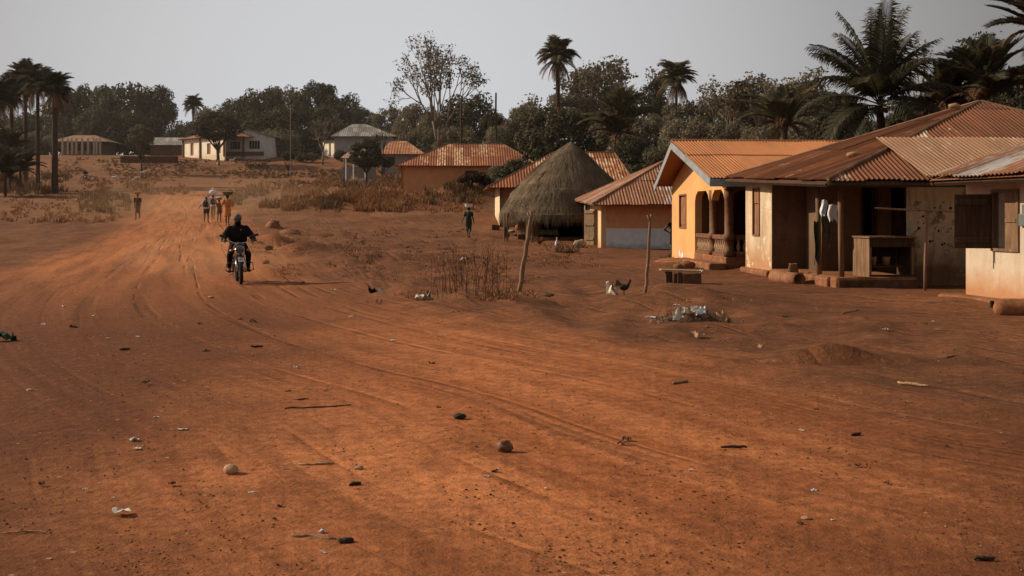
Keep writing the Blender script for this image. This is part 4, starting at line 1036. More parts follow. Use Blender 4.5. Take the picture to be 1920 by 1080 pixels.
# right: mango and the wood behind the houses
tree('mango_tree', 'big dense dark mango tree directly behind the thatched hut', 1042, 193, 172, 106, CRM, 'leaf_mango', .98)
G4 = 'olive brown trees in the wood behind the hut and houses'
for i, (px, yt, w, Y, k, m) in enumerate([(985, 188, 80, 150, 0, 'leaf_olive'), (1075, 165, 110, 145, 1, 'leaf_olive'), (1130, 150, 120, 150, 2, 'leaf_olive'), (1200, 155, 120, 146, 0, 'leaf_olive'), (1285, 182, 100, 138, 1, 'leaf_olive'), (1345, 175, 110, 140, 2, 'leaf_dry'), (1400, 165, 110, 145, 0, 'leaf_olive'), (1465, 160, 120, 142, 1, 'leaf_dry'), (1520, 150, 90, 135, 2, 'leaf_olive'), (1150, 215, 120, 120, 0, 'leaf_olive'), (1215, 205, 130, 118, 1, 'leaf_olive'), (1290, 215, 130, 112, 2, 'leaf_dry'), (1370, 215, 120, 110, 0, 'leaf_olive'), (1440, 225, 120, 105, 1, 'leaf_olive'), (1510, 215, 120, 102, 2, 'leaf_dry'), (1185, 250, 110, 100, 2, 'leaf_dark'), (1260, 250, 110, 98, 0, 'leaf_olive'), (1340, 248, 110, 95, 1, 'leaf_dark'), (1420, 250, 110, 92, 2, 'leaf_olive'), (1500, 245, 110, 90, 0, 'leaf_olive'), (1010, 240, 80, 118, 1, 'leaf_olive'), (960, 240, 80, 122, 2, 'leaf_dark')]):
    tree('tree', 'olive brown tree in the dry wood behind the thatched hut and yellow house', px, yt, w, Y, CR[k], m, None, G4)
G5 = 'deeply shaded trees behind the porch house roof'
for i, (px, yt, w, Y) in enumerate([(1575, 165, 100, 112), (1568, 205, 110, 84), (1700, 190, 130, 72), (1770, 160, 130, 70), (1850, 135, 140, 72), (1925, 118, 150, 74), (1990, 120, 170, 74), (1640, 215, 120, 78), (1800, 190, 150, 62), (1900, 165, 150, 60), (2080, 110, 180, 70)]):
    tree('tree', 'deeply shaded dark tree behind the porch house roof', px, yt, w, Y, CRN, 'leaf_shade', None, G5)

# --- open branching trees with leaves at the tips
def open_tree(name, label, px, ytop, wpx, Y, seed, leafm, barkm, nleaf=10, lsize=.16, levels=5, ybase=None, group=None, spread=.62, leafp=1., rtr=.02):
    top = at(px, ytop, Y); zg = hgt(top.x, Y); H = top.z - zg; rx = wpx / 2 / F * Y
    rg = random.Random(seed); nr = np.random.default_rng(seed); mb = MB(); tips = []
    segs = []
    def grow(p, d, L, r, lv):
        q = p + d * L * .5 + Vector((rg.uniform(-.05, .05), rg.uniform(-.05, .05), 0)) * L; e = q + (d + Vector((0, 0, .12))).normalized() * L * .5
        segs.append(([p, q, e], [r, r * .85, r * .68], 7 if lv > 3 else (5 if lv > 1 else 3)))
        if lv == 0 or (lv <= 1): tips.append((e, d)); tips.append((q, d))
        if lv == 0: return
        k = 2 if rg.random() < .55 else 3
        a0 = rg.random() * 6.28
        for i in range(k):
            ax = Vector((math.cos(a0 + i * 6.28 / k), math.sin(a0 + i * 6.28 / k), 0)); sp = spread * rg.uniform(.5, 1.2)
            nd = (d * math.cos(sp) + (ax - d * ax.dot(d)).normalized() * math.sin(sp)).normalized(); nd.z += .08; nd.normalize()
            grow(e, nd, L * rg.uniform(.66, .9), r * .64, lv - 1)
    grow(Vector((0, 0, 0)), Vector((rg.uniform(-.06, .06), 0, 1)).normalized(), 1., .05, levels)
    P = np.array([list(p) for s in segs for p in s[0]])
    sx = rx / max(1e-3, np.percentile(np.abs(P[:, 0]), 98)); sz = H / P[:, 2].max()
    root = thing(name, label, 'tree', (top.x, Y, zg), group)
    T = lambda p: Vector((top.x + p.x * sx, Y + p.y * sx, zg - .2 + p.z * sz))
    for pts, rr, n in segs: mb.tube([T(p) for p in pts], [max(.012, r / .05 * H * rtr) for r in rr], n)
    mb.build('trunk', M[barkm], root, True)
    C = []; 
    for (e, d) in tips:
        if rg.random() > leafp: continue
        w = T(e); k = rg.randint(int(nleaf * .5), int(nleaf * 1.4))
        C.append(np.array(list(w)) + nr.normal(size=(k, 3)) * np.array([lsize * 1.7, lsize * 1.7, lsize * 1.1]))
    C = np.concatenate(C) - np.array([top.x, Y, zg]); N = nr.normal(size=C.shape) + np.array([0, 0, .3]); N /= np.linalg.norm(N, axis=1)[:, None]
    me = leaf_mesh('foliage', C, N, lsize, nr); o = link('foliage', me, M[leafm], root); return root
open_tree('bare_tree', 'tall pale trunked tree with an airy sparse crown rising behind the orange mud house', 822, 58, 165, 128, 5, 'leaf_olive', 'bark_grey', 6, .15, 6, spread=.46, rtr=.017, leafp=.75)
open_tree('bare_tree', 'leafless grey twiggy tree right of the far white school', 605, 205, 60, 186, 8, 'leaf_dry', 'bark_grey', 2, .15, 5, leafp=.3)
open_tree('bare_tree', 'thin nearly leafless sapling before the red roofed house', 716, 225, 30, 148, 15, 'leaf_dry', 'bark_dark', 3, .14, 4, leafp=.4, spread=.4)
open_tree('open_tree', 'airy tree with tufts of leaves just right of the tall lone palm', 1125, 108, 120, 150, 21, 'leaf_olive', 'bark_grey', 14, .27, 5, spread=.55)
open_tree('open_tree', 'slender thin leaved tree left of the middle palm crown', 1228, 122, 44, 145, 22, 'leaf_olive', 'bark_grey', 7, .22, 5, spread=.4, leafp=.6)
open_tree('open_tree', 'pale stemmed open tree between the two middle palms', 1350, 148, 96, 128, 23, 'leaf_dry', 'bark_grey', 9, .2, 5, spread=.55)
open_tree('open_tree', 'small airy tree at the left edge of the wood beside the mango', 972, 182, 60, 146, 24, 'leaf_olive', 'bark_grey', 12, .25, 5)
open_tree('open_tree', 'dry twiggy tree left of the big coconut palm', 1430, 135, 100, 125, 25, 'leaf_dry', 'bark_grey', 10, .2, 5)
open_tree('open_tree', 'feathery dry tree touching the coconut palm fronds on their left', 1505, 124, 80, 118, 26, 'leaf_dry', 'bark_grey', 10, .18, 5)
open_tree('open_tree', 'thin twiggy treetop just right of the big coconut palm', 1732, 74, 70, 92, 27, 'leaf_dry', 'bark_grey', 5, .12, 5, leafp=.6)
open_tree('open_tree', 'open treetop with hanging leaf tufts near the right edge', 1832, 58, 92, 84, 28, 'leaf_shade', 'bark_grey', 16, .17, 5, spread=.5)

# --- palms
def frond(mb, base, az, el, L, bend, nl, ll, rg, droop=.5, fold=.35, wid=.035):
    """one feather leaf: rachis arc with paired blades"""
    p = Vector(base); pts = [p.copy()]; ds = []; n = 14; e = el
    h = Vector((math.cos(az), math.sin(az), 0)); tw = rg.uniform(-.25, .25)
    for i in range(n):
        d = h * math.cos(e) + Vector((0, 0, 1)) * math.sin(e); ds.append(d); p = p + d * L / n; pts.append(p.copy()); e -= bend / n * (.5 + 1.2 * i / n)
    mb.tube(pts, [.035 * (1 - i / (n + 1)) + .006 for i in range(n + 1)], 4)
    side = Vector((-math.sin(az), math.cos(az), 0)); side = (side * math.cos(tw) + Vector((0, 0, math.sin(tw))))
    for i in range(nl):
        t = .12 + .88 * i / (nl - 1); k = min(n - 1, int(t * n)); f = t * n - k
        q = pts[k].lerp(pts[k + 1], min(1, f)); d = ds[k]; up = side.cross(d)
        if up.z < 0: up = -up
        l = ll * (.45 + .75 * math.sin(PI * min(1, (t * .86 + .1)))) * rg.uniform(.8, 1.12)
        for sg in (-1, 1):
            dirn = (side * sg * .85 + d * (.35 + .5 * t) + up * fold).normalized()
            m = q + dirn * l * .5; tip = m + (dirn + Vector((0, 0, -droop * rg.uniform(.5, 1.4)))).normalized() * l * .5
            w = d.normalized() * wid * (l / ll)
            mb.add([q - w * .5, q + w * .5, m + w, m - w, tip], [(0, 1, 2, 3), (3, 2, 4)])
def palm_parts(seed, kind):
    rg = random.Random(seed); live = MB(); dead = MB()
    if kind == 'oil':
        for i in range(46): frond(live, (0, 0, rg.uniform(-.1, .15)), i * 2.399 + rg.uniform(-.2, .2), rg.uniform(-.15, 1.35), rg.uniform(.75, 1.05), rg.uniform(.7, 1.5), 32, .32, rg, .55, .3, .022)
        for i in range(10): frond(dead, (0, 0, -.1), i * .63 + rg.uniform(-.2, .2), rg.uniform(-1.0, .0), rg.uniform(1.0, 1.35), rg.uniform(.8, 1.3), 26, .22, rg, .9, .0, .018)
    else:   # fuller, bushier young palm
        for i in range(22): frond(live, (0, 0, 0), i * 2.399 + rg.uniform(-.2, .2), rg.uniform(.45, 1.5), rg.uniform(.8, 1.15), rg.uniform(.5, 1.3), 38, .24, rg, .4, .3, .022)
        for i in range(5): frond(dead, (0, 0, 0), i * 1.3, rg.uniform(-.2, .5), .8, 1.4, 20, .2, rg, .7, .1, .018)
    return live, dead
PALMS = []
for sd_ in (1, 2, 3):
    l, d = palm_parts(sd_, 'oil'); PALMS.append((l.mesh('fronds'), d.mesh('dead_fronds')))
YP = []
for sd_ in (5, 6):
    l, d = palm_parts(sd_, 'young'); YP.append((l.mesh('fronds'), d.mesh('dead_fronds')))
def inst(name, me, parent, loc, sc, mat, rz=0):
    o = bpy.data.objects.new(name, me); COL.objects.link(o); o.parent = parent; o.location = loc; o.scale = sc if hasattr(sc, '__len__') else (sc,) * 3; o.rotation_euler = (0, 0, rz)
    if not me.materials: me.materials.append(None)
    o.material_slots[0].link = 'OBJECT'; o.material_slots[0].material = M[mat]; return o
def palm(label, px, pyc, rpx, Y, k=0, mat='frond', young=False, group=None, rad=.16, rz=None, lean=0):
    c = at(px, pyc, Y); zg = hgt(c.x, Y); r = rpx / F * Y
    root = thing('palm_tree', label, 'palm', (c.x, Y, zg), group)
    me = (YP if young else PALMS)[k]; rz = rz if rz is not None else px
    inst('fronds', me[0], root, (0, 0, c.z - zg), r, mat, rz); inst('dead_fronds', me[1], root, (0, 0, c.z - zg), r, 'frond_dead', rz)
    mb = MB(); H = c.z - zg; n = 9
    mb.tube([(c.x + lean * (1 - i / n) ** 2, Y, zg - .3 + (H + .3) * i / n) for i in range(n + 1)], [rad * (1.25 - .35 * i / n) * (1.12 if i % 2 else 1) for i in range(n)] + [rad * 1.5], 9)
    mb.build('trunk', M['bark_dark'], root, True); return root
GP = 'oil palms clustered at the left edge'
palm('rightmost and thickest trunked palm of the cluster at the left edge', 103, 168, 40, 118, 0, 'frond_dark', rad=.26)
palm('slim palm behind the thickest trunked one in the left edge cluster', 71, 158, 42, 132, 1, 'frond_dark', rad=.2)
for px, py, r, Y, k in ((48, 150, 44, 140, 2), (22, 175, 42, 136, 0), (-8, 185, 44, 128, 1)):
    palm('tall dark oil palm in the cluster at the left edge, left of the slim one', px, py, r, Y, k, 'frond_dark', False, GP, .2)
GB = 'young bushy palms under the left cluster'
for px, py, r, Y, k in ((10, 330, 60, 110, 0), (38, 318, 48, 118, 1), (-30, 325, 60, 112, 1), (18, 285, 50, 124, 0)):
    palm('dark young palm thicket at the foot of the left palm cluster', px, py, r, Y, k, 'frond_dark', True, GB, .12)
palm('distant palm crown standing left of the white school above the wood', 362, 196, 22, 226, 1, 'frond_dark')
palm('tall lone palm with hanging brown fronds rising above the mango tree', 1046, 106, 43, 128, 2, 'frond', rad=.24)
palm('palm crown above the middle of the right hand wood', 1268, 146, 42, 138, 0, 'frond')
palm('smaller palm crown between the open trees right of the middle palm', 1392, 178, 34, 128, 1, 'frond')
palm('young palm with wide upright feathers right of the mango tree', 1158, 250, 92, 104, 0, 'frond', True, rad=.2)
palm('reddish upright palm left of the coconut palm, low behind the yellow house', 1472, 232, 86, 92, 1, 'frond', True, rad=.2)
palm('dark palm arching over the trees near the right edge', 1850, 180, 120, 66, 0, 'frond_dark', True, rad=.2)
palm('dark palm at the far right corner whose upper fronds enter the frame', 1962, 62, 108, 52, 1, 'frond_dark', True, rad=.2)
palm('shaded palm between the coconut palm and the right edge', 1770, 196, 90, 68, 1, 'frond_dark', True, rad=.2)
# the big coconut palm, every frond a part
def coconut():
    Y = 58.; c = at(1650, 196, Y); zg = hgt(c.x, Y)
    root = thing('coconut_palm', 'big coconut palm with long arching fronds behind the porch house roof', 'palm', (c.x, Y, zg)); rg = random.Random(4)
    mb = MB(); n = 10; mb.tube([(c.x + .1 * math.sin(i), Y, zg - .3 + (c.z - zg + .2) * i / n) for i in range(n + 1)], [.22 * (1.2 - .3 * i / n) for i in range(n + 1)], 10); mb.build('trunk', M['bark_dark'], root, True)
    # azimuth (0 = right, pi/2 = away), elevation, length, bend
    fr_ = [(.3, 1.42, 5.2, .35), (2.9, 1.34, 5.1, .45), (1.4, 1.38, 5.4, .3), (4.6, 1.36, 5.2, .4), (0.15, 1.10, 4.5, .7), (3.2, 1.0, 4.7, .8), (2.6, .95, 4.4, .7),
           (-.15, .62, 4.6, 1.3), (3.35, .72, 4.6, 1.35), (3.0, .38, 4.5, 1.3), (.3, .3, 4.6, 1.5), (5.2, .9, 4.4, 1.1), (4.2, .7, 4.3, 1.3), (1.9, .8, 4.5, 1.1), (.9, .7, 4.5, 1.1), (3.6, .05, 4.3, 1.5), (5.8, .1, 4.4, 1.5), (4.9, .25, 4.1, 1.6), (3.9, -.15, 3.8, 1.3), (5.5, -.2, 3.6, 1.2), (.6, 1.2, 4.6, .6), (2.2, 1.22, 4.6, .6)]
    for az, el, L, b in fr_:
        m = MB(); frond(m, c + Vector((0, 0, rg.uniform(-.1, .1))), az, el, L, b, 80, 1.1, rg, .95, .12, .036); m.build('frond', M['frond_dark'], root, fix=False)
    for i in range(5):
        m = MB(); m.ell(c + Vector((math.cos(i * 1.3 + 3.6) * .32, math.sin(i * 1.3 + 3.6) * .32, -.3)), (.13, .13, .16), 8, 6); m.build('coconut', M['bark_grey'], root, True)
coconut()

# ------------------------------------------------------------------ dry grass, scrub, gravel (nobody could count these)
def blades(name, label, cat, regions, mat, seed):
    """regions: (px0, px1, py0, py1, count, height, lean)"""
    rg = np.random.default_rng(seed); V = []; 
    for (x0, x1, y0, y1, n, h, tuft) in regions:
        k = 0
        while k < n:
            px, py = rg.uniform(x0, x1), rg.uniform(y0, y1)
            if mnoise.noise(Vector((px * .02, py * .05, seed))) < -.12 + rg.uniform(-.15, .15): k += 1; continue
            g = ground(px, py)
            if abs(pldist(np.array([[g.x, g.y]]), Redge)[0][0]) < .4 and g.y < 60: k += 1; continue
            m = rg.integers(5, tuft + 5)
            sc = h * rg.uniform(.5, 1.3)
            for j in range(m):
                a = rg.uniform(0, 6.28); r = rg.uniform(0, .16) * (1 + h)
                b = np.array([g.x + math.cos(a) * r, g.y + math.sin(a) * r, g.z - .03]); L = sc * rg.uniform(.5, 1.1)
                ln = rg.uniform(.05, .6) * L; a2 = a + rg.uniform(-1, 1); w = rg.uniform(.006, .014) * (1 + g.y / 30)
                wv = np.array([-math.sin(a2 + 1), math.cos(a2 + 1), 0]) * w
                mid = b + np.array([math.cos(a2) * ln * .4, math.sin(a2) * ln * .4, L * .6]); tip = b + np.array([math.cos(a2) * ln, math.sin(a2) * ln, L])
                V.append((b - wv, b + wv, mid + wv * .7, mid - wv * .7, tip))
            k += m / 8
    vs = []; fs = []
    for q in V:
        o = len(vs); vs += [tuple(p) for p in q]; fs += [(o, o + 1, o + 2, o + 3), (o + 3, o + 2, o + 4)]
    me = bpy.data.meshes.new(name); me.from_pydata(vs, [], fs); me.update(); stuff(link(name, me, M[mat]), label, cat)
blades('dry_grass', 'dry straw coloured grass growing in patches off the road', 'grass', [
    (530, 760, 358, 398, 1100, .55, 8), (440, 640, 340, 365, 400, .4, 8), (560, 760, 330, 352, 400, .5, 8), (760, 905, 362, 400, 250, .35, 7), (470, 720, 428, 480, 300, .10, 6), (520, 1000, 470, 530, 500, .10, 5), (820, 970, 545, 566, 50, .12, 5), (975, 1120, 455, 500, 160, .10, 5), (1220, 1420, 545, 570, 40, .06, 5), (700, 1010, 545, 572, 260, .10, 5), (0, 240, 350, 420, 500, .3, 7), (60, 330, 320, 350, 400, .3, 7), (180, 350, 345, 365, 200, .6, 7)], 'grass_dry', 3)
blades('brown_scrub', 'low brown and grey-green scrub on the slopes beside the road', 'scrub', [
    (430, 640, 345, 392, 700, .45, 8), (330, 560, 300, 335, 1300, .26, 7), (560, 700, 295, 345, 900, .4, 8), (0, 130, 330, 365, 500, .9, 8), (100, 330, 296, 340, 1100, .24, 7), (640, 760, 330, 360, 300, .8, 8), (790, 900, 345, 385, 300, .6, 8), (150, 245, 365, 400, 250, .5, 7), (640, 890, 430, 500, 220, .10, 6), (1240, 1300, 470, 490, 80, .12, 5)], 'grass_brown', 4)
def twigs():
    """the stand of dead stalks by the leaning post"""
    rg = random.Random(6); mb = MB()
    for i in range(85):
        px = rg.choice([rg.gauss(880, 28), rg.gauss(935, 22), rg.gauss(850, 20), rg.gauss(905, 40)]); g = ground(px, rg.uniform(548, 568)); h = rg.uniform(.25, .95); l = rg.uniform(-.18, .18)
        pts = [g - Vector((0, 0, .03)), g + Vector((l * .4, 0, h * .55)), g + Vector((l, rg.uniform(-.1, .1), h))]
        mb.tube(pts, [.0045, .0035, .002], 3, False)
        for k in range(rg.randint(1, 4)):
            q = pts[1].lerp(pts[2], rg.random()); mb.tube([q, q + Vector((rg.uniform(-.12, .12), rg.uniform(-.1, .1), rg.uniform(.05, .16)))], [.004, .002], 3, False)
    stuff(mb.build('dead_stalks', M['grass_brown2'], fix=False), 'stand of thin dead brown stalks left of the leaning post', 'dry stalks')
M['grass_brown2'] = plain('dead_stalk', (.10, .05, .028), .9, .4)
twigs()
def gravel():
    rg = np.random.default_rng(9); n = 15000
    py = 560 + 520 * rg.random(n) ** .8; px = rg.uniform(-60, 1980, n)
    vs = []; fs = []
    base = np.array([[1, 0, 0], [-1, 0, 0], [0, 1, 0], [0, -1, 0], [.15, .1, .55], [0, 0, -.5]]); tri = [(0, 2, 4), (2, 1, 4), (1, 3, 4), (3, 0, 4), (2, 0, 5), (1, 2, 5), (3, 1, 5), (0, 3, 5)]
    for i in range(n):
        if mnoise.noise(Vector((px[i] * .006, py[i] * .012, 2))) < rg.uniform(-.5, .25): continue
        Y = EYE * F / (py[i] - HZ); X = (px[i] - 960) / F * Y; z = hgt(X, Y)
        s = min(.009, .0013 / max(.1, rg.random() ** .8)) * (.85 + Y / 22); a = rg.uniform(0, 6.28); o = len(vs)
        R_ = np.array([[math.cos(a), -math.sin(a), 0], [math.sin(a), math.cos(a), 0], [0, 0, 1]])
        q = (base * rg.uniform(.6, 1.3, (6, 1)) * s) @ R_.T + np.array([X, Y, z + s * .2]); vs += q.tolist(); fs += [tuple(k + o for k in t) for t in tri]
    me = bpy.data.meshes.new('gravel'); me.from_pydata(vs, [], fs); me.update()
    n_ = NT('gravel', .95, .1); r = n_.rnd(); n_.color(n_.ramp(r, [(0, (.05, .022, .012)), (.55, (.13, .05, .022)), (.9, (.24, .10, .045)), (1, (.4, .24, .14))]))
    stuff(link('gravel', me, n_.m), 'loose dark grit and small stones strewn over the red dirt', 'gravel')
gravel()
# undergrowth that closes the foot of the far woods
GU = 'shrubs at the foot of the far woods'
for i in range(46):
    px = -30 + i * 22 + (i * 37 % 13); Y = 250 - (i * 29 % 11) - (30 if px > 640 else 0) - (30 if px > 760 else 0)
    g = hgt((px - 960) / F * Y, Y); yb = HZ - F * (g - EYE) / Y
    tree('shrub', 'dark shrub in the undergrowth at the foot of the far woods', px, yb - 30 - (i * 53 % 22), 52, Y, CRB[i % 2], 'leaf_dark' if i % 2 else 'leaf_olive', .8, GU, cat='shrub')
GU2 = 'shrubs at the foot of the right hand wood'
for i in range(26):
    px = 940 + i * 26 + (i * 37 % 15); Y = 96 - (i * 29 % 14); g = hgt((px - 960) / F * Y, Y); yb = HZ - F * (g - EYE) / Y
    tree('shrub', 'olive shrub in the undergrowth of the wood behind the hut and houses', px, yb - 52 - (i * 53 % 34), 86, Y, CRB[i % 2], ('leaf_olive', 'leaf_dark', 'leaf_dry')[i % 3], .9, GU2, cat='shrub')
# haze over the far slope, and the dust hanging over the road behind the motorcycle
m0 = None
def volume(name, mb, dens, col, label, cat, aniso=.3):
    m = bpy.data.materials.new(name); m.use_nodes = True; t = m.node_tree; t.nodes.clear(); o = t.nodes.new('ShaderNodeOutputMaterial'); v = t.nodes.new('ShaderNodeVolumeScatter')
    v.inputs['Color'].default_value = (*col, 1); v.inputs['Density'].default_value = dens; v.inputs['Anisotropy'].default_value = aniso; t.links.new(v.outputs[0], o.inputs['Volume'])
    ob = mb.build(name, m); ob['label'] = label; ob['category'] = cat; ob['kind'] = 'structure'; return ob
m = MB(); m.box((0, 175, 22), (420, 240, 56)); volume('haze', m, .0002, (.95, .86, .76), 'thin dry haze over the far slope and woods', 'haze')
m = MB(); g_ = ground(395, 405); m.ell((g_.x + .5, g_.y + 4, g_.z + .2), (9, 24, 2.6), 28, 14); volume('dust', m, .0045, (.95, .56, .30), 'low red dust hanging over the road around the walkers', 'dust')
g_ = ground(428, 512); m = MB(); m.ell((g_.x - .5, g_.y + 1.2, g_.z + .1), (1.8, 3.4, .85), 20, 10); m.ell((g_.x - 1.6, g_.y + 3.5, g_.z + .1), (2.4, 4, 1.1), 20, 10); volume('dust', m, .018, (.95, .58, .33), 'red dust cloud kicked up behind the motorcycle', 'dust')
for px, yt, w, Y, k in ((640, 281, 34, 192, 0), (668, 276, 40, 190, 1), (700, 283, 40, 188, 0), (724, 280, 34, 190, 1), (586, 286, 26, 190, 1), (570, 287, 34, 190, 0)):
    tree('shrub', 'rounded shrub on the slope in front of the grey hip roofed house', px, yt, w, Y, CRB[k], 'leaf_olive' if k else 'leaf_dark', .8, 'shrubs before the grey roofed house', cat='shrub')
# ------------------------------------------------------------------ people
M['skin'] = plain('brown_skin', (.075, .038, .022), .6, .15, 6, .35, 0, 0)
M['eye_dark'] = plain('shaded_eye', (.06, .05, .045), .4, .05)
M['hair'] = plain('black_hair', (.012, .010, .009), .8, .3, 30)
M['eye'] = plain('eye_white', (.5, .45, .4), .4, .05)
def V3(*a): return Vector(a)
def stand(H=1.65, stride=.12, arms=('down', 'down')):
    J = dict(pel=V3(0, 0, .93), waist=V3(0, .005, 1.08), chest=V3(0, 0, 1.28), neck=V3(0, .01, 1.45), head=V3(0, -.012, 1.585))
    for s, n in ((-1, 'L'), (1, 'R')):
        st = stride * (1 if n == 'L' else -1)
        J['hip' + n] = V3(s * .085, 0, .90); J['kn' + n] = V3(s * .088, -st * .7 - .015, .49); J['an' + n] = V3(s * .085, -st + max(0, -st) * .6 + .02, .085 + max(0, -st) * .35); J['toe' + n] = J['an' + n] + V3(s * .03, -.17, -.06 - max(0, -st) * .12)
        J['sh' + n] = V3(s * .175, .005, 1.395)
        a = arms[0 if n == 'L' else 1]
        if a == 'down': J['el' + n] = V3(s * .215, .03 + st * .5, 1.12); J['wr' + n] = V3(s * .225, -.05 + st * 1.2, .88)
        elif a == 'out': J['el' + n] = V3(s * .33, .02, 1.18); J['wr' + n] = V3(s * .50, -.03, 1.0)
        elif a == 'up': J['el' + n] = V3(s * .36, -.02, 1.50); J['wr' + n] = V3(s * .25, -.02, 1.74)
        elif a == 'bent': J['el' + n] = V3(s * .30, .03, 1.17); J['wr' + n] = V3(s * .27, -.20, 1.28)
        elif a == 'hip': J['el' + n] = V3(s * .40, .08, 1.16); J['wr' + n] = V3(s * .20, .0, 1.03)
        J['hd' + n] = (J['wr' + n] - J['el' + n]).normalized()
    k = H / 1.70
    for q in J:
        if not q.startswith('hd'): J[q] = J[q] * k
    J['k'] = k; J['fwd'] = V3(0, -1, 0); return J
def body(root, J, vox=.012, fist=False):
    k = J['k']; m = MB(); f = J['fwd']
    m.ell(J['pel'], (.150 * k, .105 * k, .12 * k), 14, 10); m.ell(J['chest'], (.16 * k, .105 * k, .19 * k), 14, 10)
    m.cap(J['pel'], J['waist'], .115 * k, .10 * k); m.cap(J['waist'], J['chest'], .10 * k, .115 * k)
    m.cap(J['chest'] + V3(0, 0, .12 * k), J['neck'], .075 * k, .05 * k); m.cap(J['neck'], J['head'] - V3(0, 0, .04 * k), .048 * k, .046 * k)
    h = J['head']; m.ell(h + V3(0, .01 * k, .015 * k), (.074 * k, .094 * k, .10 * k), 14, 12); m.ell(h + f * .035 * k - V3(0, 0, .055 * k), (.05 * k, .055 * k, .055 * k), 10, 8)
    m.ell(h + f * .097 * k - V3(0, 0, .015 * k), (.016 * k, .02 * k, .022 * k), 8, 6); m.ell(h + f * .088 * k - V3(0, 0, .055 * k), (.028 * k, .014 * k, .012 * k), 8, 6)
    for s in (-1, 1): m.ell(h + V3(s * .077 * k, .005, -.005), (.012 * k, .022 * k, .032 * k), 8, 6)
    for n, s in (('L', -1), ('R', 1)):
        m.ell(J['sh' + n], .062 * k, 10, 8); m.cap(J['chest'] + V3(s * .1 * k, 0, .06 * k), J['sh' + n], .075 * k, .055 * k)
        m.cap(J['sh' + n], J['el' + n], .050 * k, .038 * k); mid = J['el' + n].lerp(J['wr' + n], .3)
        m.cap(J['el' + n], mid, .038 * k, .037 * k); m.cap(mid, J['wr' + n], .037 * k, .025 * k)
        m.cap(J['hip' + n], J['kn' + n], .082 * k, .052 * k); c = J['kn' + n].lerp(J['an' + n], .32) + V3(0, .014 * k, 0)
        m.cap(J['kn' + n], c, .050 * k, .050 * k); m.cap(c, J['an' + n], .049 * k, .033 * k)
        m.cap(J['an' + n] - V3(0, -.03 * k, .035 * k), J['toe' + n], .036 * k, .028 * k)
        # hand: palm, four unequal curled fingers, thumb from the side of the palm
        d = J['hd' + n].normalized(); w = J['wr' + n]; side = d.cross(V3(s, .2, .1)).normalized(); nrm = d.cross(side).normalized()
        if side.dot(f) < 0: side = -side
        pc = w + d * .045 * k; m.ell(pc, .03 * k, 8, 6); m.cap(w + d * .02 * k, w + d * .075 * k, .026 * k, .03 * k)
        inn = V3(-s, 0, 0); inn = (inn - d * inn.dot(d)); inn = inn.normalized() if inn.length > .1 else nrm
        for i, L in enumerate((.062, .072, .068, .052)):
            o = w + d * .085 * k + side * (.03 - .02 * i) * k; c1 = o + (d + inn * (.9 if fist else .25)) * L * .5 * k; c2 = c1 + (d * (-.3 if fist else .7) + inn * .8) * L * .45 * k
            m.cap(o, c1, .0105 * k, .0095 * k, 6); m.cap(c1, c2, .0095 * k, .0085 * k, 6)
        o = w + d * .03 * k + side * .03 * k; c1 = o + (d * .5 + side * .7 + inn * .3) * .04 * k; m.cap(o, c1, .013 * k, .011 * k, 6); m.cap(c1, c1 + (d * .9 + inn * .5) * .03 * k, .011 * k, .009 * k, 6)
    b = remesh(m, 'body', M['skin'], root, vox * k)
    e = MB()
    for s in (-1, 1):
        e = MB(); e.ell(h + f * .082 * k + V3(s * .031 * k, 0, .012 * k), (.012 * k, .008 * k, .007 * k), 8, 6); e.build('eye', M['eye'], b, True)
    return b
def hair(root, J, big=1.0, mat='hair'):
    k = J['k']; m = MB(); m.ell(J['head'] + V3(0, .02 * k, .035 * k), (.081 * k * big, .09 * k * big, .092 * k * big), 14, 10, None, .05); return remesh(m, 'hair', M[mat], root, .012, 1)
def shirt(root, J, mat, sleeve=.75, long=0., fit=1.0, name='shirt', bulk=0.):
    k = J['k']; m = MB(); g = .02 * k * fit
    m.ell(J['chest'], (.165 * k + g, .11 * k + g, .19 * k), 14, 10); m.cap(J['waist'], J['chest'], .115 * k + g, .12 * k + g); m.cap(J['pel'] + V3(0, 0, (.04 - long) * k), J['waist'], .125 * k + g, .11 * k + g)
    if bulk: m.ell(J['chest'] - V3(0, 0, .06), (.225, .16, .2), 14, 10); m.ell(J['waist'] - V3(0, .02, .02), (.22, .17, .16), 14, 10); m.ell(J['chest'] + V3(0, 0, .08), (.2, .13, .1), 14, 10)
    m.ell(J['pel'] + V3(0, 0, .02), (.155 * k + g, .115 * k + g, .07 * k), 12, 8)
    m.cap(J['chest'] + V3(0, 0, .1 * k), J['neck'] - V3(0, 0, .03 * k), .085 * k, .058 * k)
    for n, s in (('L', -1), ('R', 1)):
        m.cap(J['chest'] + V3(s * .1 * k, 0, .06 * k), J['sh' + n], .085 * k, .062 * k)
        if sleeve <= 1: m.cap(J['sh' + n], J['sh' + n].lerp(J['el' + n], sleeve), .062 * k + g * .6, .06 * k + g * .4)
        else: m.cap(J['sh' + n], J['el' + n], .062 * k + g * .8, .052 * k + g * .6); m.cap(J['el' + n], J['el' + n].lerp(J['wr' + n], sleeve - 1), .052 * k + g * .5, .036 * k + g * .5)
    return remesh(m, name, M[mat], root, .014)
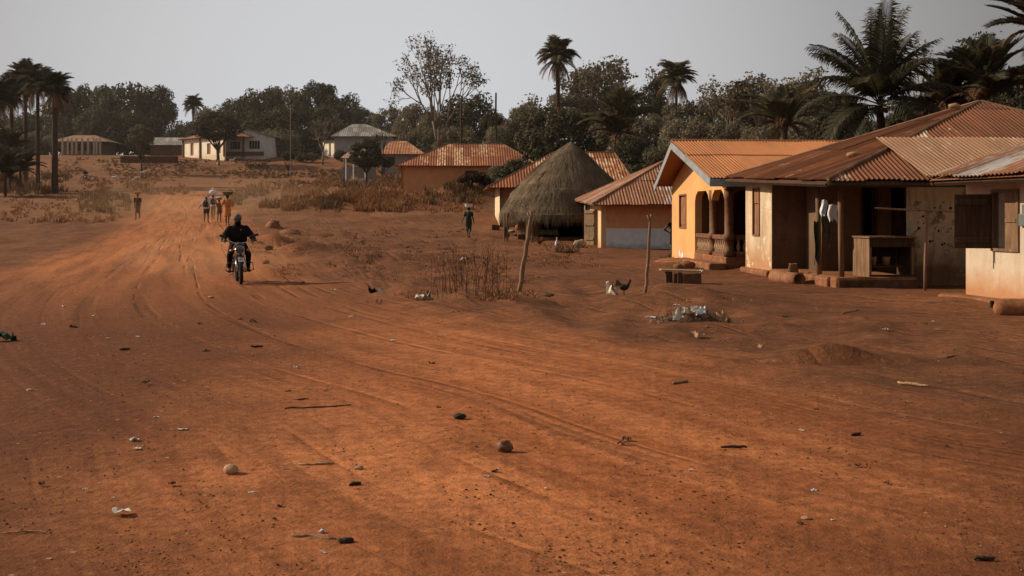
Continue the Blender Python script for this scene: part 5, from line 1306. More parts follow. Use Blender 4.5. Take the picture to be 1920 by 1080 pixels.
def skirt(root, J, mat, zhem, r0=.165, r1=.20, name='wrap_skirt', fold=.04, fl=.75):
    k = J['k']; m = MB(); rings = []; n = 28; z0 = J['waist'].z + .01
    for i in range(9):
        t = i / 8; z = z0 + (zhem - z0) * t; r = (r0 * .82 + (r0 - r0 * .82) * min(1, t * 3)) if t < .33 else r0 + (r1 - r0) * (t - .33) / .67
        yy = J['knL'].y * .3 * t
        rings.append([V3(math.cos(a) * r * k * (1 + fold * t * math.sin(a * 5 + 1)), (math.sin(a) * r * fl * k * (1 + fold * t * math.cos(a * 4))) + yy, z) for a in [2 * PI * q / n for q in range(n)]])
    m.loft(rings); return m.build(name, M[mat], root, True)
def shorts(root, J, mat, length=.75, name='shorts'):
    k = J['k']; m = MB(); m.ell(J['pel'], (.168 * k, .125 * k, .12 * k), 14, 10); m.cap(J['pel'], J['waist'], .12 * k, .108 * k)
    for n in 'LR':
        if length <= 1: m.cap(J['hip' + n], J['hip' + n].lerp(J['kn' + n], length), .098 * k, .088 * k)
        else: m.cap(J['hip' + n], J['kn' + n], .10 * k, .072 * k); m.cap(J['kn' + n], J['kn' + n].lerp(J['an' + n], length - 1), .072 * k, .055 * k)
    return remesh(m, name, M[mat], root, .014)
def place(o, px, py, yaw=0.):
    g = ground(px, py); o.location = g; o.rotation_euler = (0, 0, yaw + math.atan2(-g.x, g.y) * 0); return g
def person(label): return thing('person', label, 'person')
def cloth(nm, c, var=.3, sc=10): return plain(nm, c, .9, var, sc, .1, 0, .4, 25)
M['c_black'] = cloth('black_fabric', (.014, .012, .011)); M['c_white'] = cloth('school_white_fabric', (.55, .55, .56), .15); M['c_dark'] = cloth('charcoal_fabric', (.03, .026, .024))
M['c_brown'] = cloth('brown_print_fabric', (.11, .055, .035), .7, 25); M['c_orange'] = cloth('orange_print_fabric', (.50, .20, .065), .35, 12); M['c_green'] = cloth('dark_green_fabric', (.030, .045, .034), .4, 18); M['c_khaki'] = cloth('khaki_fabric', (.30, .21, .13)); M['c_red'] = cloth('maroon_fabric', (.12, .04, .03))
M['enamel_grey'] = plain('grey_green_basin', (.12, .14, .12), .5, .25, 8, .4); M['enamel_orange'] = plain('orange_basin', (.50, .14, .05), .5, .2, 8, .4); M['enamel_white'] = plain('white_enamel', (.86, .86, .86), .45, .1, 8, .4); M['enamel_red'] = plain('red_basin', (.35, .09, .05), .5, .2, 8, .4)
def basin(name, label, root, J, mat, r, h, cat='basin', content=None, ck=.6, lift=0.):
    g = root.location; zt = J['head'].z + .105 * J['k'] + lift
    m = MB(); m.lathe((0, 0, zt), [(r * .66, 0), (r * .74, .005), (r * .93, h * .6), (r, h), (r * 1.05, h), (r * 1.05, h + .012), (r * .97, h + .012), (r * .86, h * .7), (r * .55, .02)], 28)
    o = m.build(name, M[mat], None, True); o.location = g; o.rotation_euler = root.rotation_euler; tag(o, label, cat)
    if content:
        c = MB(); rg = random.Random(int(r * 1000))
        for i in range(22): a = rg.uniform(0, 6.28); q = rg.uniform(0, r * .75); c.ell((math.cos(a) * q, math.sin(a) * q, zt + h + .01 + (r - q) * .18), rg.uniform(.03, .055), 7, 5)
        k = c.build('contents', M[content], None, True); k.parent = o
    return o
# woman with an orange basin, coming down the left side of the road
def woman_left():
    r = person('woman in black top and brown wrap skirt at left, orange basin on head'); J = stand(1.62, .14); body(r, J); hair(r, J, 1.05); shirt(r, J, 'c_black', .7); skirt(r, J, 'c_brown', .42, .165, .155)
    place(r, 258, 412, .1); basin('basin', 'shallow orange basin on the head of the woman in the black top', r, J, 'enamel_orange', .24, .09, 'basin', 'c_orange')
woman_left()
def backpack(label, root, J, mat):
    k = J['k']; m = MB(); c = J['chest'] + V3(0, .19 * k, -.04 * k)
    m.ell(c, (.165 * k, .10 * k, .23 * k), 14, 10); m.box(c + V3(0, .0, -.05 * k), (.29 * k, .17 * k, .30 * k)); o = remesh(m, 'backpack', M[mat], None, .014, 4); o.location = root.location; o.rotation_euler = root.rotation_euler; tag(o, label, 'backpack')
    p = MB(); p.ell(c + V3(0, .10 * k, -.08 * k), (.11 * k, .035 * k, .10 * k), 12, 8); q = p.build('pocket', M[mat], None, True); q.parent = o
    for s in (-1, 1):
        p = MB(); p.tube([c + V3(s * .1 * k, -.03, .2 * k), J['sh' + 'LR'[s > 0]] + V3(-s * .05 * k, 0, .08 * k), J['chest'] + V3(s * .11 * k, -.14 * k, .02 * k), c + V3(s * .14 * k, -.08 * k, -.2 * k)], .016, 6); q = p.build('strap', M[mat], None, True); q.parent = o
def group():
    r = person('schoolchild in white shirt and dark shorts walking away, one arm held out'); J = stand(1.52, .10, ('down', 'out')); body(r, J); hair(r, J, .98); shirt(r, J, 'c_white', .8); shorts(r, J, 'c_black', .6); place(r, 387, 418, PI - .05); backpack('dark brown backpack on the schoolchild with the outstretched arm', r, J, 'c_dark')
    r = person('person in white shirt and khaki shorts walking away under a large white sack'); J = stand(1.58, -.14, ('down', 'up')); body(r, J); hair(r, J); shirt(r, J, 'c_white', .8); shorts(r, J, 'c_khaki', .95); place(r, 399.5, 412, PI + .1); backpack('grey-green backpack on the person carrying the white sack', r, J, 'c_green')
    k = J['k']; m = MB(); z = J['head'].z + .26; m.ell((0, .02, z), (.25, .20, .17), 16, 12, None, .15); m.cap((0, .02, z + .14), (.02, 0, z + .27), .07, .035); m.ell((.02, 0, z + .3), (.05, .05, .03), 8, 6)
    o = remesh(m, 'sack', M['white_cloth'], None, .016, 3); o.location = r.location; o.rotation_euler = r.rotation_euler; tag(o, 'bulging white sack tied at the top, carried on a head', 'sack')
    r = person('smaller child in a maroon dress between the sack carrier and the woman in orange'); J = stand(1.34, .08, ('down', 'up')); body(r, J); hair(r, J); shirt(r, J, 'c_red', .5); skirt(r, J, 'c_brown', .52, .17, .20); place(r, 411, 417, PI); basin('basin', 'small red basin heaped with goods on the head of the child in maroon', r, J, 'enamel_red', .19, .11, 'basin', 'white_cloth')
    r = person('woman in an orange dress walking away, a wide grey basin balanced on her head'); J = stand(1.66, -.10, ('bent', 'bent')); body(r, J); hair(r, J); shirt(r, J, 'c_orange', .95, 0, 1.4, 'dress_top'); skirt(r, J, 'c_orange', .50, .185, .22, 'skirt'); place(r, 426.5, 423, PI + .08); basin('basin', 'wide grey-green basin on the head of the woman in the orange dress', r, J, 'enamel_grey', .29, .17)
    m = MB(); kk = J['k']; m.tube([J['shL'] + V3(.02, .05, .06), J['chest'] + V3(0, .15, -.02), J['waist'] + V3(.14, .1, -.02)], .022, 6); m.build('sash', M['c_brown'], r, True)
group()
def woman_right():
    r = person('woman in a fitted dark green dress walking before the thatched hut with a white basin'); J = stand(1.60, -.15, ('down', 'down')); J['elR'] += V3(.05, 0, 0); J['wrR'] += V3(.12, 0, .02); body(r, J); hair(r, J, 1.04); shirt(r, J, 'c_green', .55); skirt(r, J, 'c_green', .34, .185, .15); place(r, 879, 446, PI - .25)
    basin('basin', 'white enamel basin on the head of the woman in the green dress', r, J, 'enamel_white', .22, .17)
woman_right()
def elbow_person():
    r = person('dark figure mostly hidden behind the yellow house corner, one elbow out'); J = stand(1.42, .02, ('hip', 'hip')); body(r, J); hair(r, J); shirt(r, J, 'c_black', .2); skirt(r, J, 'c_black', .45, .165, .175)
    g = at(1263.5, 470, 39.7); r.location = (g.x, g.y, hgt(g.x, g.y)); r.rotation_euler = (0, 0, .1)
elbow_person()

# ------------------------------------------------------------------ motorcycle and rider
M['rubber'] = plain('dusty_rubber', (.022, .017, .014), .9, .4, 20); M['chrome'] = plain('chrome', (.55, .53, .5), .22, .12, 8, .5, 1., 0); M['bike_black'] = plain('black_metal', (.015, .014, .013), .45, .3, 10, .5); M['bike_red'] = plain('orange_red_tank', (.30, .07, .025), .3, .2, 4, .5, 0, 0)
M['lens'] = plain('headlight_lens', (.10, .09, .08), .08, .1, 8, .8, .4, 0); M['amber'] = plain('amber_lens', (.5, .14, .03), .2, .1, 8, .6, 0, 0); M['plate'] = plain('white_plate', (.68, .68, .7), .5, .08, 8, .3, 0, 0); M['alu'] = plain('dull_alloy', (.22, .2, .18), .5, .3, 14, .5, .8, .1); M['seat'] = plain('black_vinyl', (.016, .014, .013), .55, .3, 12)
def motorcycle():
    r = thing('motorcycle', 'black motorcycle with chrome headlight and orange tank coming down the dirt road', 'motorcycle')
    X = V3(1, 0, 0)
    def wheel(y, z, tw):
        m = MB(); m.torus((0, y, z), X, .262, tw, 36, 10); t = m.build('wheel', M['rubber'], r, True)
        m = MB(); m.torus((0, y, z), X, .222, .018, 36, 8); rm = m.build('rim', M['chrome'], t, True)
        m = MB()
        for i in range(18):
            a = 2 * PI * i / 18; m.tube([(.03 * (-1) ** i, y + .03 * math.cos(a), z + .03 * math.sin(a)), (0, y + .22 * math.cos(a + .2), z + .22 * math.sin(a + .2))], .003, 4)
        m.tube([(-.06, y, z), (.06, y, z)], .035, 10); m.build('spokes', M['alu'], t)
    wheel(-.63, .30, .042); wheel(.63, .30, .05)
    for s in (-1, 1):
        m = MB(); m.tube([(s * .085, -.63, .30), (s * .085, -.53, .56)], .026, 10); m.tube([(s * .085, -.53, .56), (s * .085, -.41, .90)], .019, 10); m.build('fork_leg', M['chrome'], r, True)
    m = MB(); rings = []
    for i in range(11):
        a = R(52 + i * 9.5); rr = .318; y = -.63 - rr * math.cos(a) ; z = .30 + rr * math.sin(a)
        rings.append([V3(dx, y, z + dz) for dx, dz in ((-.062, -.03), (-.045, .004), (0, .016), (.045, .004), (.062, -.03))])
    m.loft(rings, False, False); fo = m.build('front_fender', M['bike_black'], r, True); k = fo.modifiers.new('t', 'SOLIDIFY'); k.thickness = .006
    m = MB(); m.box((0, -.862, .560), (.125, .012, .09), 0, 0, R(-14)); pl = m.build('plate', M['plate'], r, bevel=.004)
    m = MB(); m.box((0, -.8745, .575), (.06, .005, .022), 0, 0, R(-14)); m.build('plate_mark', M['bike_red'], pl)
    m = MB(); q = Matrix.Rotation(R(90), 3, 'X'); m.lathe((0, -.50, .775), [(.03, -.10), (.075, -.06), (.093, 0), (.098, .03), (.098, .045), (.090, .045)], 24, q); m.build('headlight_shell', M['chrome'], r, True)
    m = MB(); m.ell((0, -.543, .775), (.089, .022, .089), 20, 10); m.build('headlight', M['lens'], r, True)
    for s in (-1, 1):
        m = MB(); m.tube([(s * .08, -.48, .765), (s * .17, -.48, .765)], .009, 6); st_ = m.build('indicator', M['bike_black'], r, True)
        m = MB(); m.ell((s * .185, -.49, .765), (.038, .035, .03), 12, 8); m.build('indicator_lens', M['amber'], st_, True)
    m = MB(); m.ell((0, -.43, .885), (.075, .05, .045), 12, 8); m.box((0, -.44, .87), (.20, .05, .04)); m.build('instrument_cluster', M['bike_black'], r, True)
    m = MB(); m.tube([(-.36, -.27, .975), (-.22, -.36, .985), (-.14, -.40, .93), (0, -.40, .915), (.14, -.40, .93), (.22, -.36, .985), (.36, -.27, .975)], .012, 8); hb = m.build('handlebar', M['chrome'], r, True)
    for s in (-1, 1):
        m = MB(); m.tube([(s * .26, -.335, .982), (s * .39, -.25, .973)], .019, 8); m.build('grip', M['rubber'], hb, True)
        m = MB(); m.tube([(s * .22, -.375, .975), (s * .38, -.37, .955)], .006, 5); m.build('lever', M['alu'], hb, True)
        m = MB(); m.tube([(s * .20, -.36, .985), (s * .25, -.37, 1.07), (s * .33, -.36, 1.09)], .006, 6); ml = m.build('mirror', M['bike_black'], r, True)
        m = MB(); m.box((s * .375, -.35, 1.095), (.125, .025, .055), 0, -s * R(14)); m.build('mirror_head', M['bike_black'], ml, bevel=.014)
    m = MB(); m.ell((0, -.14, .80), (.13, .27, .115), 18, 12); m.ell((0, -.26, .83), (.12, .14, .11), 14, 10); m.build('fuel_tank', M['bike_red'], r, True)
    m = MB(); m.box((0, .28, .79), (.24, .66, .085)); m.build('seat', M['seat'], r, True, bevel=.035)
    m = MB(); m.tube([(0, -.42, .84), (0, -.36, .5), (0, -.22, .26), (0, .2, .27), (0, .26, .6), (0, .5, .72), (0, .8, .74)], .024, 8); m.tube([(0, -.4, .84), (0, .26, .72)], .022, 8)
    for s in (-1, 1): m.tube([(s * .09, .2, .36), (s * .09, .63, .30)], .02, 8)
    m.build('frame', M['bike_black'], r, True)
    m = MB(); m.box((0, -.02, .36), (.22, .34, .2)); m.box((0, -.12, .54), (.15, .17, .22), 0, 0, R(-12))
    for i in range(6): m.box((0, -.12 - .006 * i, .47 + i * .032), (.19, .2, .008), 0, 0, R(-12))
    m.tube([(-.15, .0, .36), (.15, 0, .36)], .09, 16); m.build('engine', M['alu'], r, bevel=.012)
    m = MB(); m.tube([(.06, -.22, .52), (.09, -.34, .44), (.12, -.24, .26), (.13, .1, .24), (.14, .3, .27)], .02, 8); m.tube([(.14, .3, .27), (.15, .42, .29), (.15, .85, .35)], [.025, .042, .042], 10); m.build('exhaust', M['chrome'], r, True)
    for s in (-1, 1):
        m = MB(); m.tube([(s * .1, .50, .72), (s * .11, .63, .32)], .03, 8)
        m.build('shock', M['chrome'], r, True)
        m = MB(); m.tube([(s * .08, .03, .265), (s * .27, .03, .265)], .015, 8); m.build('foot_peg', M['rubber'], r, True)
    m = MB(); m.tube([(-.12, -.28, .5), (-.29, -.3, .46), (-.31, -.3, .30), (-.12, -.26, .26)], .012, 8); m.tube([(.12, -.28, .5), (.29, -.3, .46), (.31, -.3, .30), (.12, -.26, .26)], .012, 8); m.build('crash_bar', M['bike_black'], r, True)
    m = MB(); rings = []
    for i in range(9):
        a = R(30 + i * 13); rr = .33; rings.append([V3(dx, .63 + rr * math.cos(a), .30 + rr * math.sin(a) + dz) for dx, dz in ((-.07, -.03), (0, .012), (.07, -.03))])
    m.loft(rings, False, False); k = m.build('rear_fender', M['bike_black'], r, True).modifiers.new('t', 'SOLIDIFY'); k.thickness = .006
    m = MB(); m.box((0, .93, .63), (.1, .05, .06)); m.build('tail_light', M['amber'], r, bevel=.01)
    m = MB(); m.tube([(-.1, .25, .2), (-.2, .38, .16)], .012, 6); m.build('kickstand', M['bike_black'], r)
    return r
def rider(label):
    r = person(label)
    J = dict(pel=V3(0, .16, .90), waist=V3(0, .14, 1.02), chest=V3(0, .07, 1.17), neck=V3(0, .02, 1.33), head=V3(0, -.01, 1.465), k=.98, fwd=V3(0, -1, -.08))
    for s, n in ((-1, 'L'), (1, 'R')):
        J['hip' + n] = V3(s * .10, .13, .87); J['kn' + n] = V3(s * .205, -.22, .66); J['an' + n] = V3(s * .215, .08, .335); J['toe' + n] = V3(s * .225, -.10, .265)
        J['sh' + n] = V3(s * .175, .06, 1.235); J['el' + n] = V3(s * .315, .0, 1.06); J['wr' + n] = V3(s * .335, -.215, .995); J['hd' + n] = V3(-s * .05, -.95, -.2)
    b_ = body(r, J, .010, True)
    shirt(r, J, 'c_black', 1.95, -.02, 2.2, 'jacket', 1.)
    m = MB(); m.cap(J['chest'] + V3(0, -.02, .1), J['neck'] + V3(0, 0, .05), .09, .075); m.ell(J['head'] + V3(0, -.02, -.07), (.078, .09, .06), 12, 8); remesh(m, 'scarf', M['c_black'], r, .012)
    m = MB(); m.ell(J['head'] + V3(0, .015, .05), (.088, .103, .082), 14, 10); m.lathe(J['head'] + V3(0, .012, .02), [(.086, -.02), (.093, -.02), (.093, .025), (.086, .03)], 20); remesh(m, 'knit_cap', M['cap'], r, .011)
    shorts(r, J, 'c_black', 1.85, 'trousers')
    for n, s in (('L', -1), ('R', 1)):
        m = MB(); m.cap(J['an' + n] + V3(0, .03, -.02), J['toe' + n] + V3(0, 0, .01), .046, .04); m.cap(J['an' + n], J['an' + n] + V3(0, -.02, .06), .045, .042); remesh(m, 'shoe', M['shoe'], r, .011)
    for e_ in b_.children: e_.data.materials[0] = M['eye_dark']
    m = MB(); m.box(J['chest'] + V3(.06, -.175, .05), (.012, .01, .03)); m.build('zip_pull', M['chrome'], r)
    return r
M['cap'] = cloth('grey_knit', (.13, .125, .115), .3, 30); M['shoe'] = plain('brown_sandal', (.10, .05, .03), .7, .3)
bike = motorcycle(); man = rider('rider in a black jacket and grey knit cap on the motorcycle in the road')
gb = ground(452, 533); yaw = R(17)
off = Matrix.Rotation(yaw, 3, 'Z') @ V3(0, .63, 0)
for o in (bike, man): o.location = gb + off + V3(0, 0, .0); o.rotation_euler = (0, R(-1.5), yaw)
b2 = dup(bike, 'tiny far motorcycle on the upper track at left, seen beyond the palms'); m2 = dup(man, 'far tiny rider in dark clothes on the upper track at left')
g2 = ground(160, 339)
for o in (b2, m2): o.location = g2; o.rotation_euler = (0, 0, R(20))

# ------------------------------------------------------------------ animals
M['goat_w'] = plain('white_goat_coat', (.62, .52, .42), .9, .25, 8); M['goat_t'] = plain('tan_goat_coat', (.42, .24, .12), .9, .3, 8); M['hen_b'] = plain('dark_hen_feathers', (.035, .026, .02), .8, .5, 20); M['hen_r'] = plain('russet_hen_feathers', (.12, .045, .02), .8, .5, 20); M['comb'] = plain('red_comb', (.3, .03, .02), .7, .2)
def goat(graze=False):
    m = MB(); m.ell((0, -.12, .50), (.125, .2, .15), 12, 8); m.ell((0, .16, .51), (.12, .2, .13), 12, 8); m.cap((0, -.15, .5), (0, .2, .52), .12, .115)
    hd = V3(0, -.58, .26) if graze else V3(0, -.5, .82)
    m.cap((0, -.26, .56), hd + V3(0, .06, 0), .075, .05); m.cap(hd + V3(0, .04, .01), hd + V3(0, -.1, -.05), .052, .03)
    for s in (-1, 1):
        m.cap(hd + V3(s * .04, .05, .03), hd + V3(s * .11, .07, .0), .02, .012, 6); m.cap(hd + V3(s * .02, .06, .05), hd + V3(s * .03, .12, .12), .012, .006, 6)
        m.cap((s * .075, -.22, .45), (s * .075, -.21, .24), .045, .026); m.cap((s * .075, -.21, .24), (s * .075, -.22, .03), .025, .022)
        m.cap((s * .075, .26, .48), (s * .08, .22, .30), .06, .035); m.cap((s * .08, .22, .30), (s * .078, .31, .20), .032, .024); m.cap((s * .078, .31, .20), (s * .078, .29, .03), .023, .021)
    m.cap((0, .34, .56), (0, .43, .6), .03, .015); return m
GM = [remesh(goat(g), 'goat', M['goat_w'], None, .014) for g in (False, True)]
GG = 'goats grazing on the far slope left of the road'
for i, (px, py, a, k, mt, lab) in enumerate([(215, 340, 1.4, 1, 'goat_w', 'white grazing goat at the lower left of the flock'), (258, 341, -1.3, 1, 'goat_w', 'white grazing goat at the lower right of the flock'), (237, 329.5, 1.2, 0, 'goat_t', 'tan goat at the upper left of the flock'), (261, 332, .3, 0, 'goat_t', 'small tan goat beside the upright white one'), (268, 331, 1.8, 0, 'goat_w', 'white goat standing upright at the right end of the flock'), (408, 313, .4, 0, 'goat_w', 'white goat alone below the white school'), (435, 307, 1.9, 0, 'goat_w', 'white goat below the gable end of the school')]):
    o = GM[k] if i == k == 9 else GM[k].copy(); COL.objects.link(o); g = ground(px, py); o.location = g; o.rotation_euler = (0, 0, a); o.scale = (1.15,) * 3; o.name = 'goat'
    o.material_slots[0].link = 'OBJECT'; o.material_slots[0].material = M[mt]; tag(o, lab, 'goat', GG)
for o in GM: bpy.data.objects.remove(o)
def hen(label, px, py, a, mat, sc=1.):
    g = ground(px, py); r = thing('hen', label, 'chicken', g); r.rotation_euler = (0, 0, a); r.scale = (sc,) * 3; r.location = (0, 0, 0)
    m = MB(); m.ell((0, 0, .22), (.085, .14, .095), 12, 8); m.cap((0, -.1, .26), (0, -.16, .38), .06, .03); m.ell((0, -.165, .41), (.028, .034, .03), 10, 8); m.cap((0, -.19, .405), (0, -.225, .395), .012, .004, 6)
    m.cap((0, .08, .25), (0, .2, .38), .06, .03)
    for k in range(5): m.cap((0, .12, .29), (.02 * (k - 2), .21 + .02 * k, .44 - .05 * k), .03, .012, 6)
    for s in (-1, 1): m.ell((s * .08, .02, .23), (.02, .1, .06), 8, 6); m.cap((s * .04, 0, .16), (s * .045, .0, .02), .014, .009, 6); m.cap((s * .045, 0, .015), (s * .045, -.06, .01), .01, .007, 6)
    b = remesh(m, 'body', M[mat], r, .010)
    m = MB(); m.ell((0, -.165, .445), (.008, .03, .02), 8, 6); m.build('comb', M['comb'], r, True); m = MB(); m.ell((0, -.195, .375), (.008, .012, .02), 8, 6); m.build('wattle', M['comb'], r, True)
    r.location = g; return r
hen('russet hen standing on the bare ground before the hut opening', 1012, 463, -.7, 'hen_r', 1.0)
hen('dark glossy hen pecking among the litter left of the right hand stick', 1170, 553, 1.35, 'hen_b', .62)
# ------------------------------------------------------------------ things about the houses
def on(px, py): return ground(px, py)
def solo(mb, name, mat, label, cat, loc, smooth=False, bevel=0, group=None): return tag(mb.build(name, mat, None, smooth, loc, True, bevel), label, cat, group)
# utility poles and sticks
def pole(name, label, px, ytop, ybase, Y, r, mat, cat='utility pole', lean=0):
    b = at(px, ybase, Y); t = at(px + lean, ytop, Y); z = hgt(b.x, Y) - .3; m = MB(); n = 8
    m.tube([Vector((b.x, Y, z)).lerp(t, i / n) + Vector((.03 * math.sin(i * 1.7), 0, 0)) * (1 if 0 < i < n else 0) for i in range(n + 1)], [r * (1.15 - .4 * i / n) for i in range(n + 1)], 9)
    return solo(m, name, mat, label, cat, (b.x, Y, z), True)
pole('utility_pole', 'tall thin pale pole standing by a bush right of the white school', 545, 203, 326, 165, .075, M['bark_grey'])
pole('utility_pole', 'thick dark wooden pole rising behind the mud house roof beside the bare tree', 863, 180, 285, 118, .17, M['bark_dark'], lean=3)
pole('utility_pole', 'bare dark pole top showing above the trees left of the mango', 930, 174, 290, 128, .13, M['bark_dark'])
def stick(name, label, px0, py0, px1, py1, r, fork=False, Y=None, cat='post'):
    g = ground(px0, py0); t = at(px1, py1, g.y - .1); m = MB(); n = 10; rg = random.Random(int(px0))
    pts = [(g - Vector((0, 0, .15))).lerp(t, i / n) + Vector((rg.uniform(-.012, .012), rg.uniform(-.012, .012), 0)) for i in range(n + 1)]
    m.tube(pts, [r * (1.15 - .4 * i / n) * rg.uniform(.92, 1.08) for i in range(n + 1)], 8)
    if fork: m.tube([pts[-2], pts[-2] + Vector((-.05, 0, .14))], [r * .6, r * .4], 6)
    return solo(m, name, M['stick'], label, cat, g, True)
stick('wooden_post', 'crooked post leaning right out of the dark mound beside the dead stalks', 972, 545, 997, 396, .045, True)
stick('wooden_post', 'thin forked stick standing upright before the blue-grey wall', 1210, 545, 1221, 402, .03, True)
# clothes pole before the porch house: upright and crossbar
def clothes_pole():
    Y = 23.2; b = at(1734, 545, Y); z = hgt(b.x, Y); r = thing('clothes_pole', 'crooked upright stick with a thin crossbar before the shaded flaking wall', 'pole', (b.x, Y, z)); m = MB()
    m.tube([(b.x, Y, z - .1), at(1735, 480, Y), at(1738, 420, Y), at(1737, 378, Y)], [.035, .03, .028, .022], 8); m.build('upright', M['stick'], r, True)
    m = MB(); m.tube([at(1640, 390, Y - .05), at(1690, 393, Y - .06), at(1740, 394, Y - .05), at(1792, 397, Y)], [.02, .022, .022, .018], 7); m.build('crossbar', M['stick'], r, True)
clothes_pole()
# washing on a line between the porch posts
def washing():
    Y = 25.0
    m = MB(); m.tube([at(1528, 378, 25.6), at(1556, 384, Y), at(1584, 376, 24.3)], .006, 5); solo(m, 'clothes_line', M['stick'], 'thin line strung between the two porch posts', 'line', at(1556, 384, Y))
    def cloth_(px0, px1, y0, y1, Yc, mat, name, label, seed, taper=0., shirt_=False):
        rg = random.Random(seed); m = MB(); nx, ny = 9, 12; vs = []
        for j in range(ny + 1):
            t = j / ny
            for i in range(nx + 1):
                u = i / nx; w = 1 - taper * t
                p = at(px0 + (px1 - px0) * (.5 + (u - .5) * w * (1 + .12 * mnoise.noise(Vector((t * 3, seed, u))))), y0 + (y1 - y0) * t * (1 + .34 * (((u * 2.3 + seed * .4) % 1) - .5)) + 1.2 * math.sin(u * 7 + seed) + (4 if (shirt_ and (u < .2 or u > .8) and t > .5) else 0) * -t * 3, Yc); p.y += .035 * math.sin(u * 9 + seed + t * 2) * (.4 + t); p.x += .02 * math.sin(t * 5 + seed); vs.append(p)
        fs = [(j * (nx + 1) + i, j * (nx + 1) + i + 1, (j + 1) * (nx + 1) + i + 1, (j + 1) * (nx + 1) + i) for j in range(ny) for i in range(nx)]
        m.add(vs, fs); o = solo(m, name, M[mat], label, 'clothing', at((px0 + px1) / 2, y0, Yc), True); k = o.modifiers.new('t', 'SOLIDIFY'); k.thickness = .006; return o
    cloth_(1540, 1549, 374, 403, 24.9, 'white_cloth', 'hanging_garment', 'narrow white garment hanging left on the porch line', 1, -.2)
    cloth_(1553, 1571, 384, 414, 24.7, 'white_cloth', 'hanging_garment', 'wider white shirt hanging right on the porch line', 2, .1)
    cloth_(1540, 1550, 403, 437, 25.1, 'c_khaki2', 'hanging_garment', 'dull grey-brown garment hanging below the narrow white one', 3, .1)
    cloth_(1527, 1536, 415, 490, 25.2, 'c_green', 'hanging_garment', 'long dark cloth hanging beside the left porch post', 4, -.3)
    cloth_(1551, 1562, 415, 468, 25.2, 'c_khaki2', 'hanging_garment', 'long dusky cloth hanging under the white shirt', 5, .5)
M['c_khaki2'] = cloth('dusky_fabric', (.10, .085, .065))
washing()
def porch_things():
    z = HZF
    # vendor's wooden counter
    A = at(1599, 516, 24.95); B = at(1630, 517, 24.2); C = at(1714, 514, 24.35)
    r = thing('vendor_counter', 'open fronted wooden counter with a shelf standing on the porch edge', 'counter', (B.x, B.y, z)); H = z + .86
    sd = Frame(A.xy, B.xy); ft = Frame(B.xy, C.xy)
    m = MB(); n = 4
    for i in range(n): sd.box(m, sd.L * i / n + .006, sd.L * (i + 1) / n - .006, -.03, 0, z, H - .04)
    m.build('side_panel', M['wood_mid'], r)['label'] = 'sunlit plank side'
    m = MB(); o2 = Vector((ft.n.x, ft.n.y, 0)); D = A - B
    m.hexa([p + q + Vector((0, 0, h)) for p in (B * 1, C * 1) for q in (o2 * .05, D * 1.0 - o2 * 0) for h in (0, .045)] if False else [Vector((p.x + q.x, p.y + q.y, h)) for p in (B - (C - B) * .03, C + (C - B) * .02) for q in (o2 * .06, D) for h in (H - .04, H)])
    m.build('top', M['wood_mid'], r, bevel=.006)
    m = MB(); ft.box(m, .0, ft.L, -.03, .002, H - .23, H - .045); m.build('front_board', M['wood_dark'], r); m = MB(); ft.box(m, .0, ft.L, -.03, 0, z + .0, z + .04); m.build('bottom_rail', M['wood_dark'], r); m = MB(); ft.box(m, .03, ft.L - .05, -.72, -.70, z + .24, H - .045); m.build('shading_back_panel', M['wood_dark'], r)  # back panel added so the inside of the counter stays dark
    m = MB(); ft.box(m, .0, .05, -.06, -.001, z + .041, H - .231); ft.box(m, ft.L - .05, ft.L, -.06, -.001, z + .041, H - .231); m.build('leg', M['wood_mid'], r)
    m = MB(); ft.box(m, .03, ft.L - .25, -.55, -.02, z + .2, z + .23); m.build('shelf', M['wood_dark'], r)
    m = MB(); ft.box(m, ft.L - .04, ft.L, -.7, -.065, z, H - .045); m.build('end_panel', M['wood_dark'], r)
    for s_, w_, nm in ((.17, .14, 'left'), (.44, .18, 'right')):
        m = MB(); c = ft.pt(s_ + w_ / 2, -.3, z + .232); m.lathe(c, [(w_ * .36, 0), (w_ * .5, .17), (w_ * .5, .18), (w_ * .42, .18), (w_ * .32, .01)], 14); solo(m, 'container', M['basket'], 'small tan container on the counter shelf, the %s of the two' % nm, 'container', c, True)
    # bucket, mortar on its side, plank seat
    b = at(1487, 504, 26.0); b = Vector((b.x, b.y, z)); m = MB(); m.lathe(b, [(.13, 0), (.085, .2), (.092, .2), (.10, .19)][::1], 18); solo(m, 'bucket', M['basket'], 'tan upturned bucket on the porch floor near the dark end wall', 'bucket', b, True)
    g = at(1466, 529, 26.2); zc = .14; p0 = Vector((at(1456, 0, 26.0).x, 26.3, zc)); p1 = Vector((at(1497, 0, 25.2).x, 25.1, zc)); ax = (p1 - p0).normalized()
    m = MB(); q = Vector((0, 0, 1)).rotation_difference(ax).to_matrix(); L = (p1 - p0).length
    m.lathe(p0, [(.12, 0), (.15, .04), (.145, L * .4), (.12, L * .5), (.145, L * .62), (.15, L), (.12, L), (.10, L - .05), (.02, L - .4)], 20, q); solo(m, 'wooden_mortar', M['mortar'], 'hollow wooden mortar lying on its side before the porch plinth', 'mortar', p0, True)
    # bench of one plank on mud blocks
    c = ground(1278, 533); r = thing('plank_bench', 'low bench of one plank laid on upright mud blocks', 'bench', c); Yb = c.y
    z0 = hgt(c.x, Yb); m = MB(); a_ = at(1238, 515, Yb + .25); e_ = at(1312, 517, Yb + .05); m.hexa([Vector((p.x, p.y + dy, z0 + h + dz)) for p, dz in ((a_, .02), (e_, 0)) for dy in (-.16, .2) for h in (.27, .30)]); m.build('plank', M['wood_pale'], r)
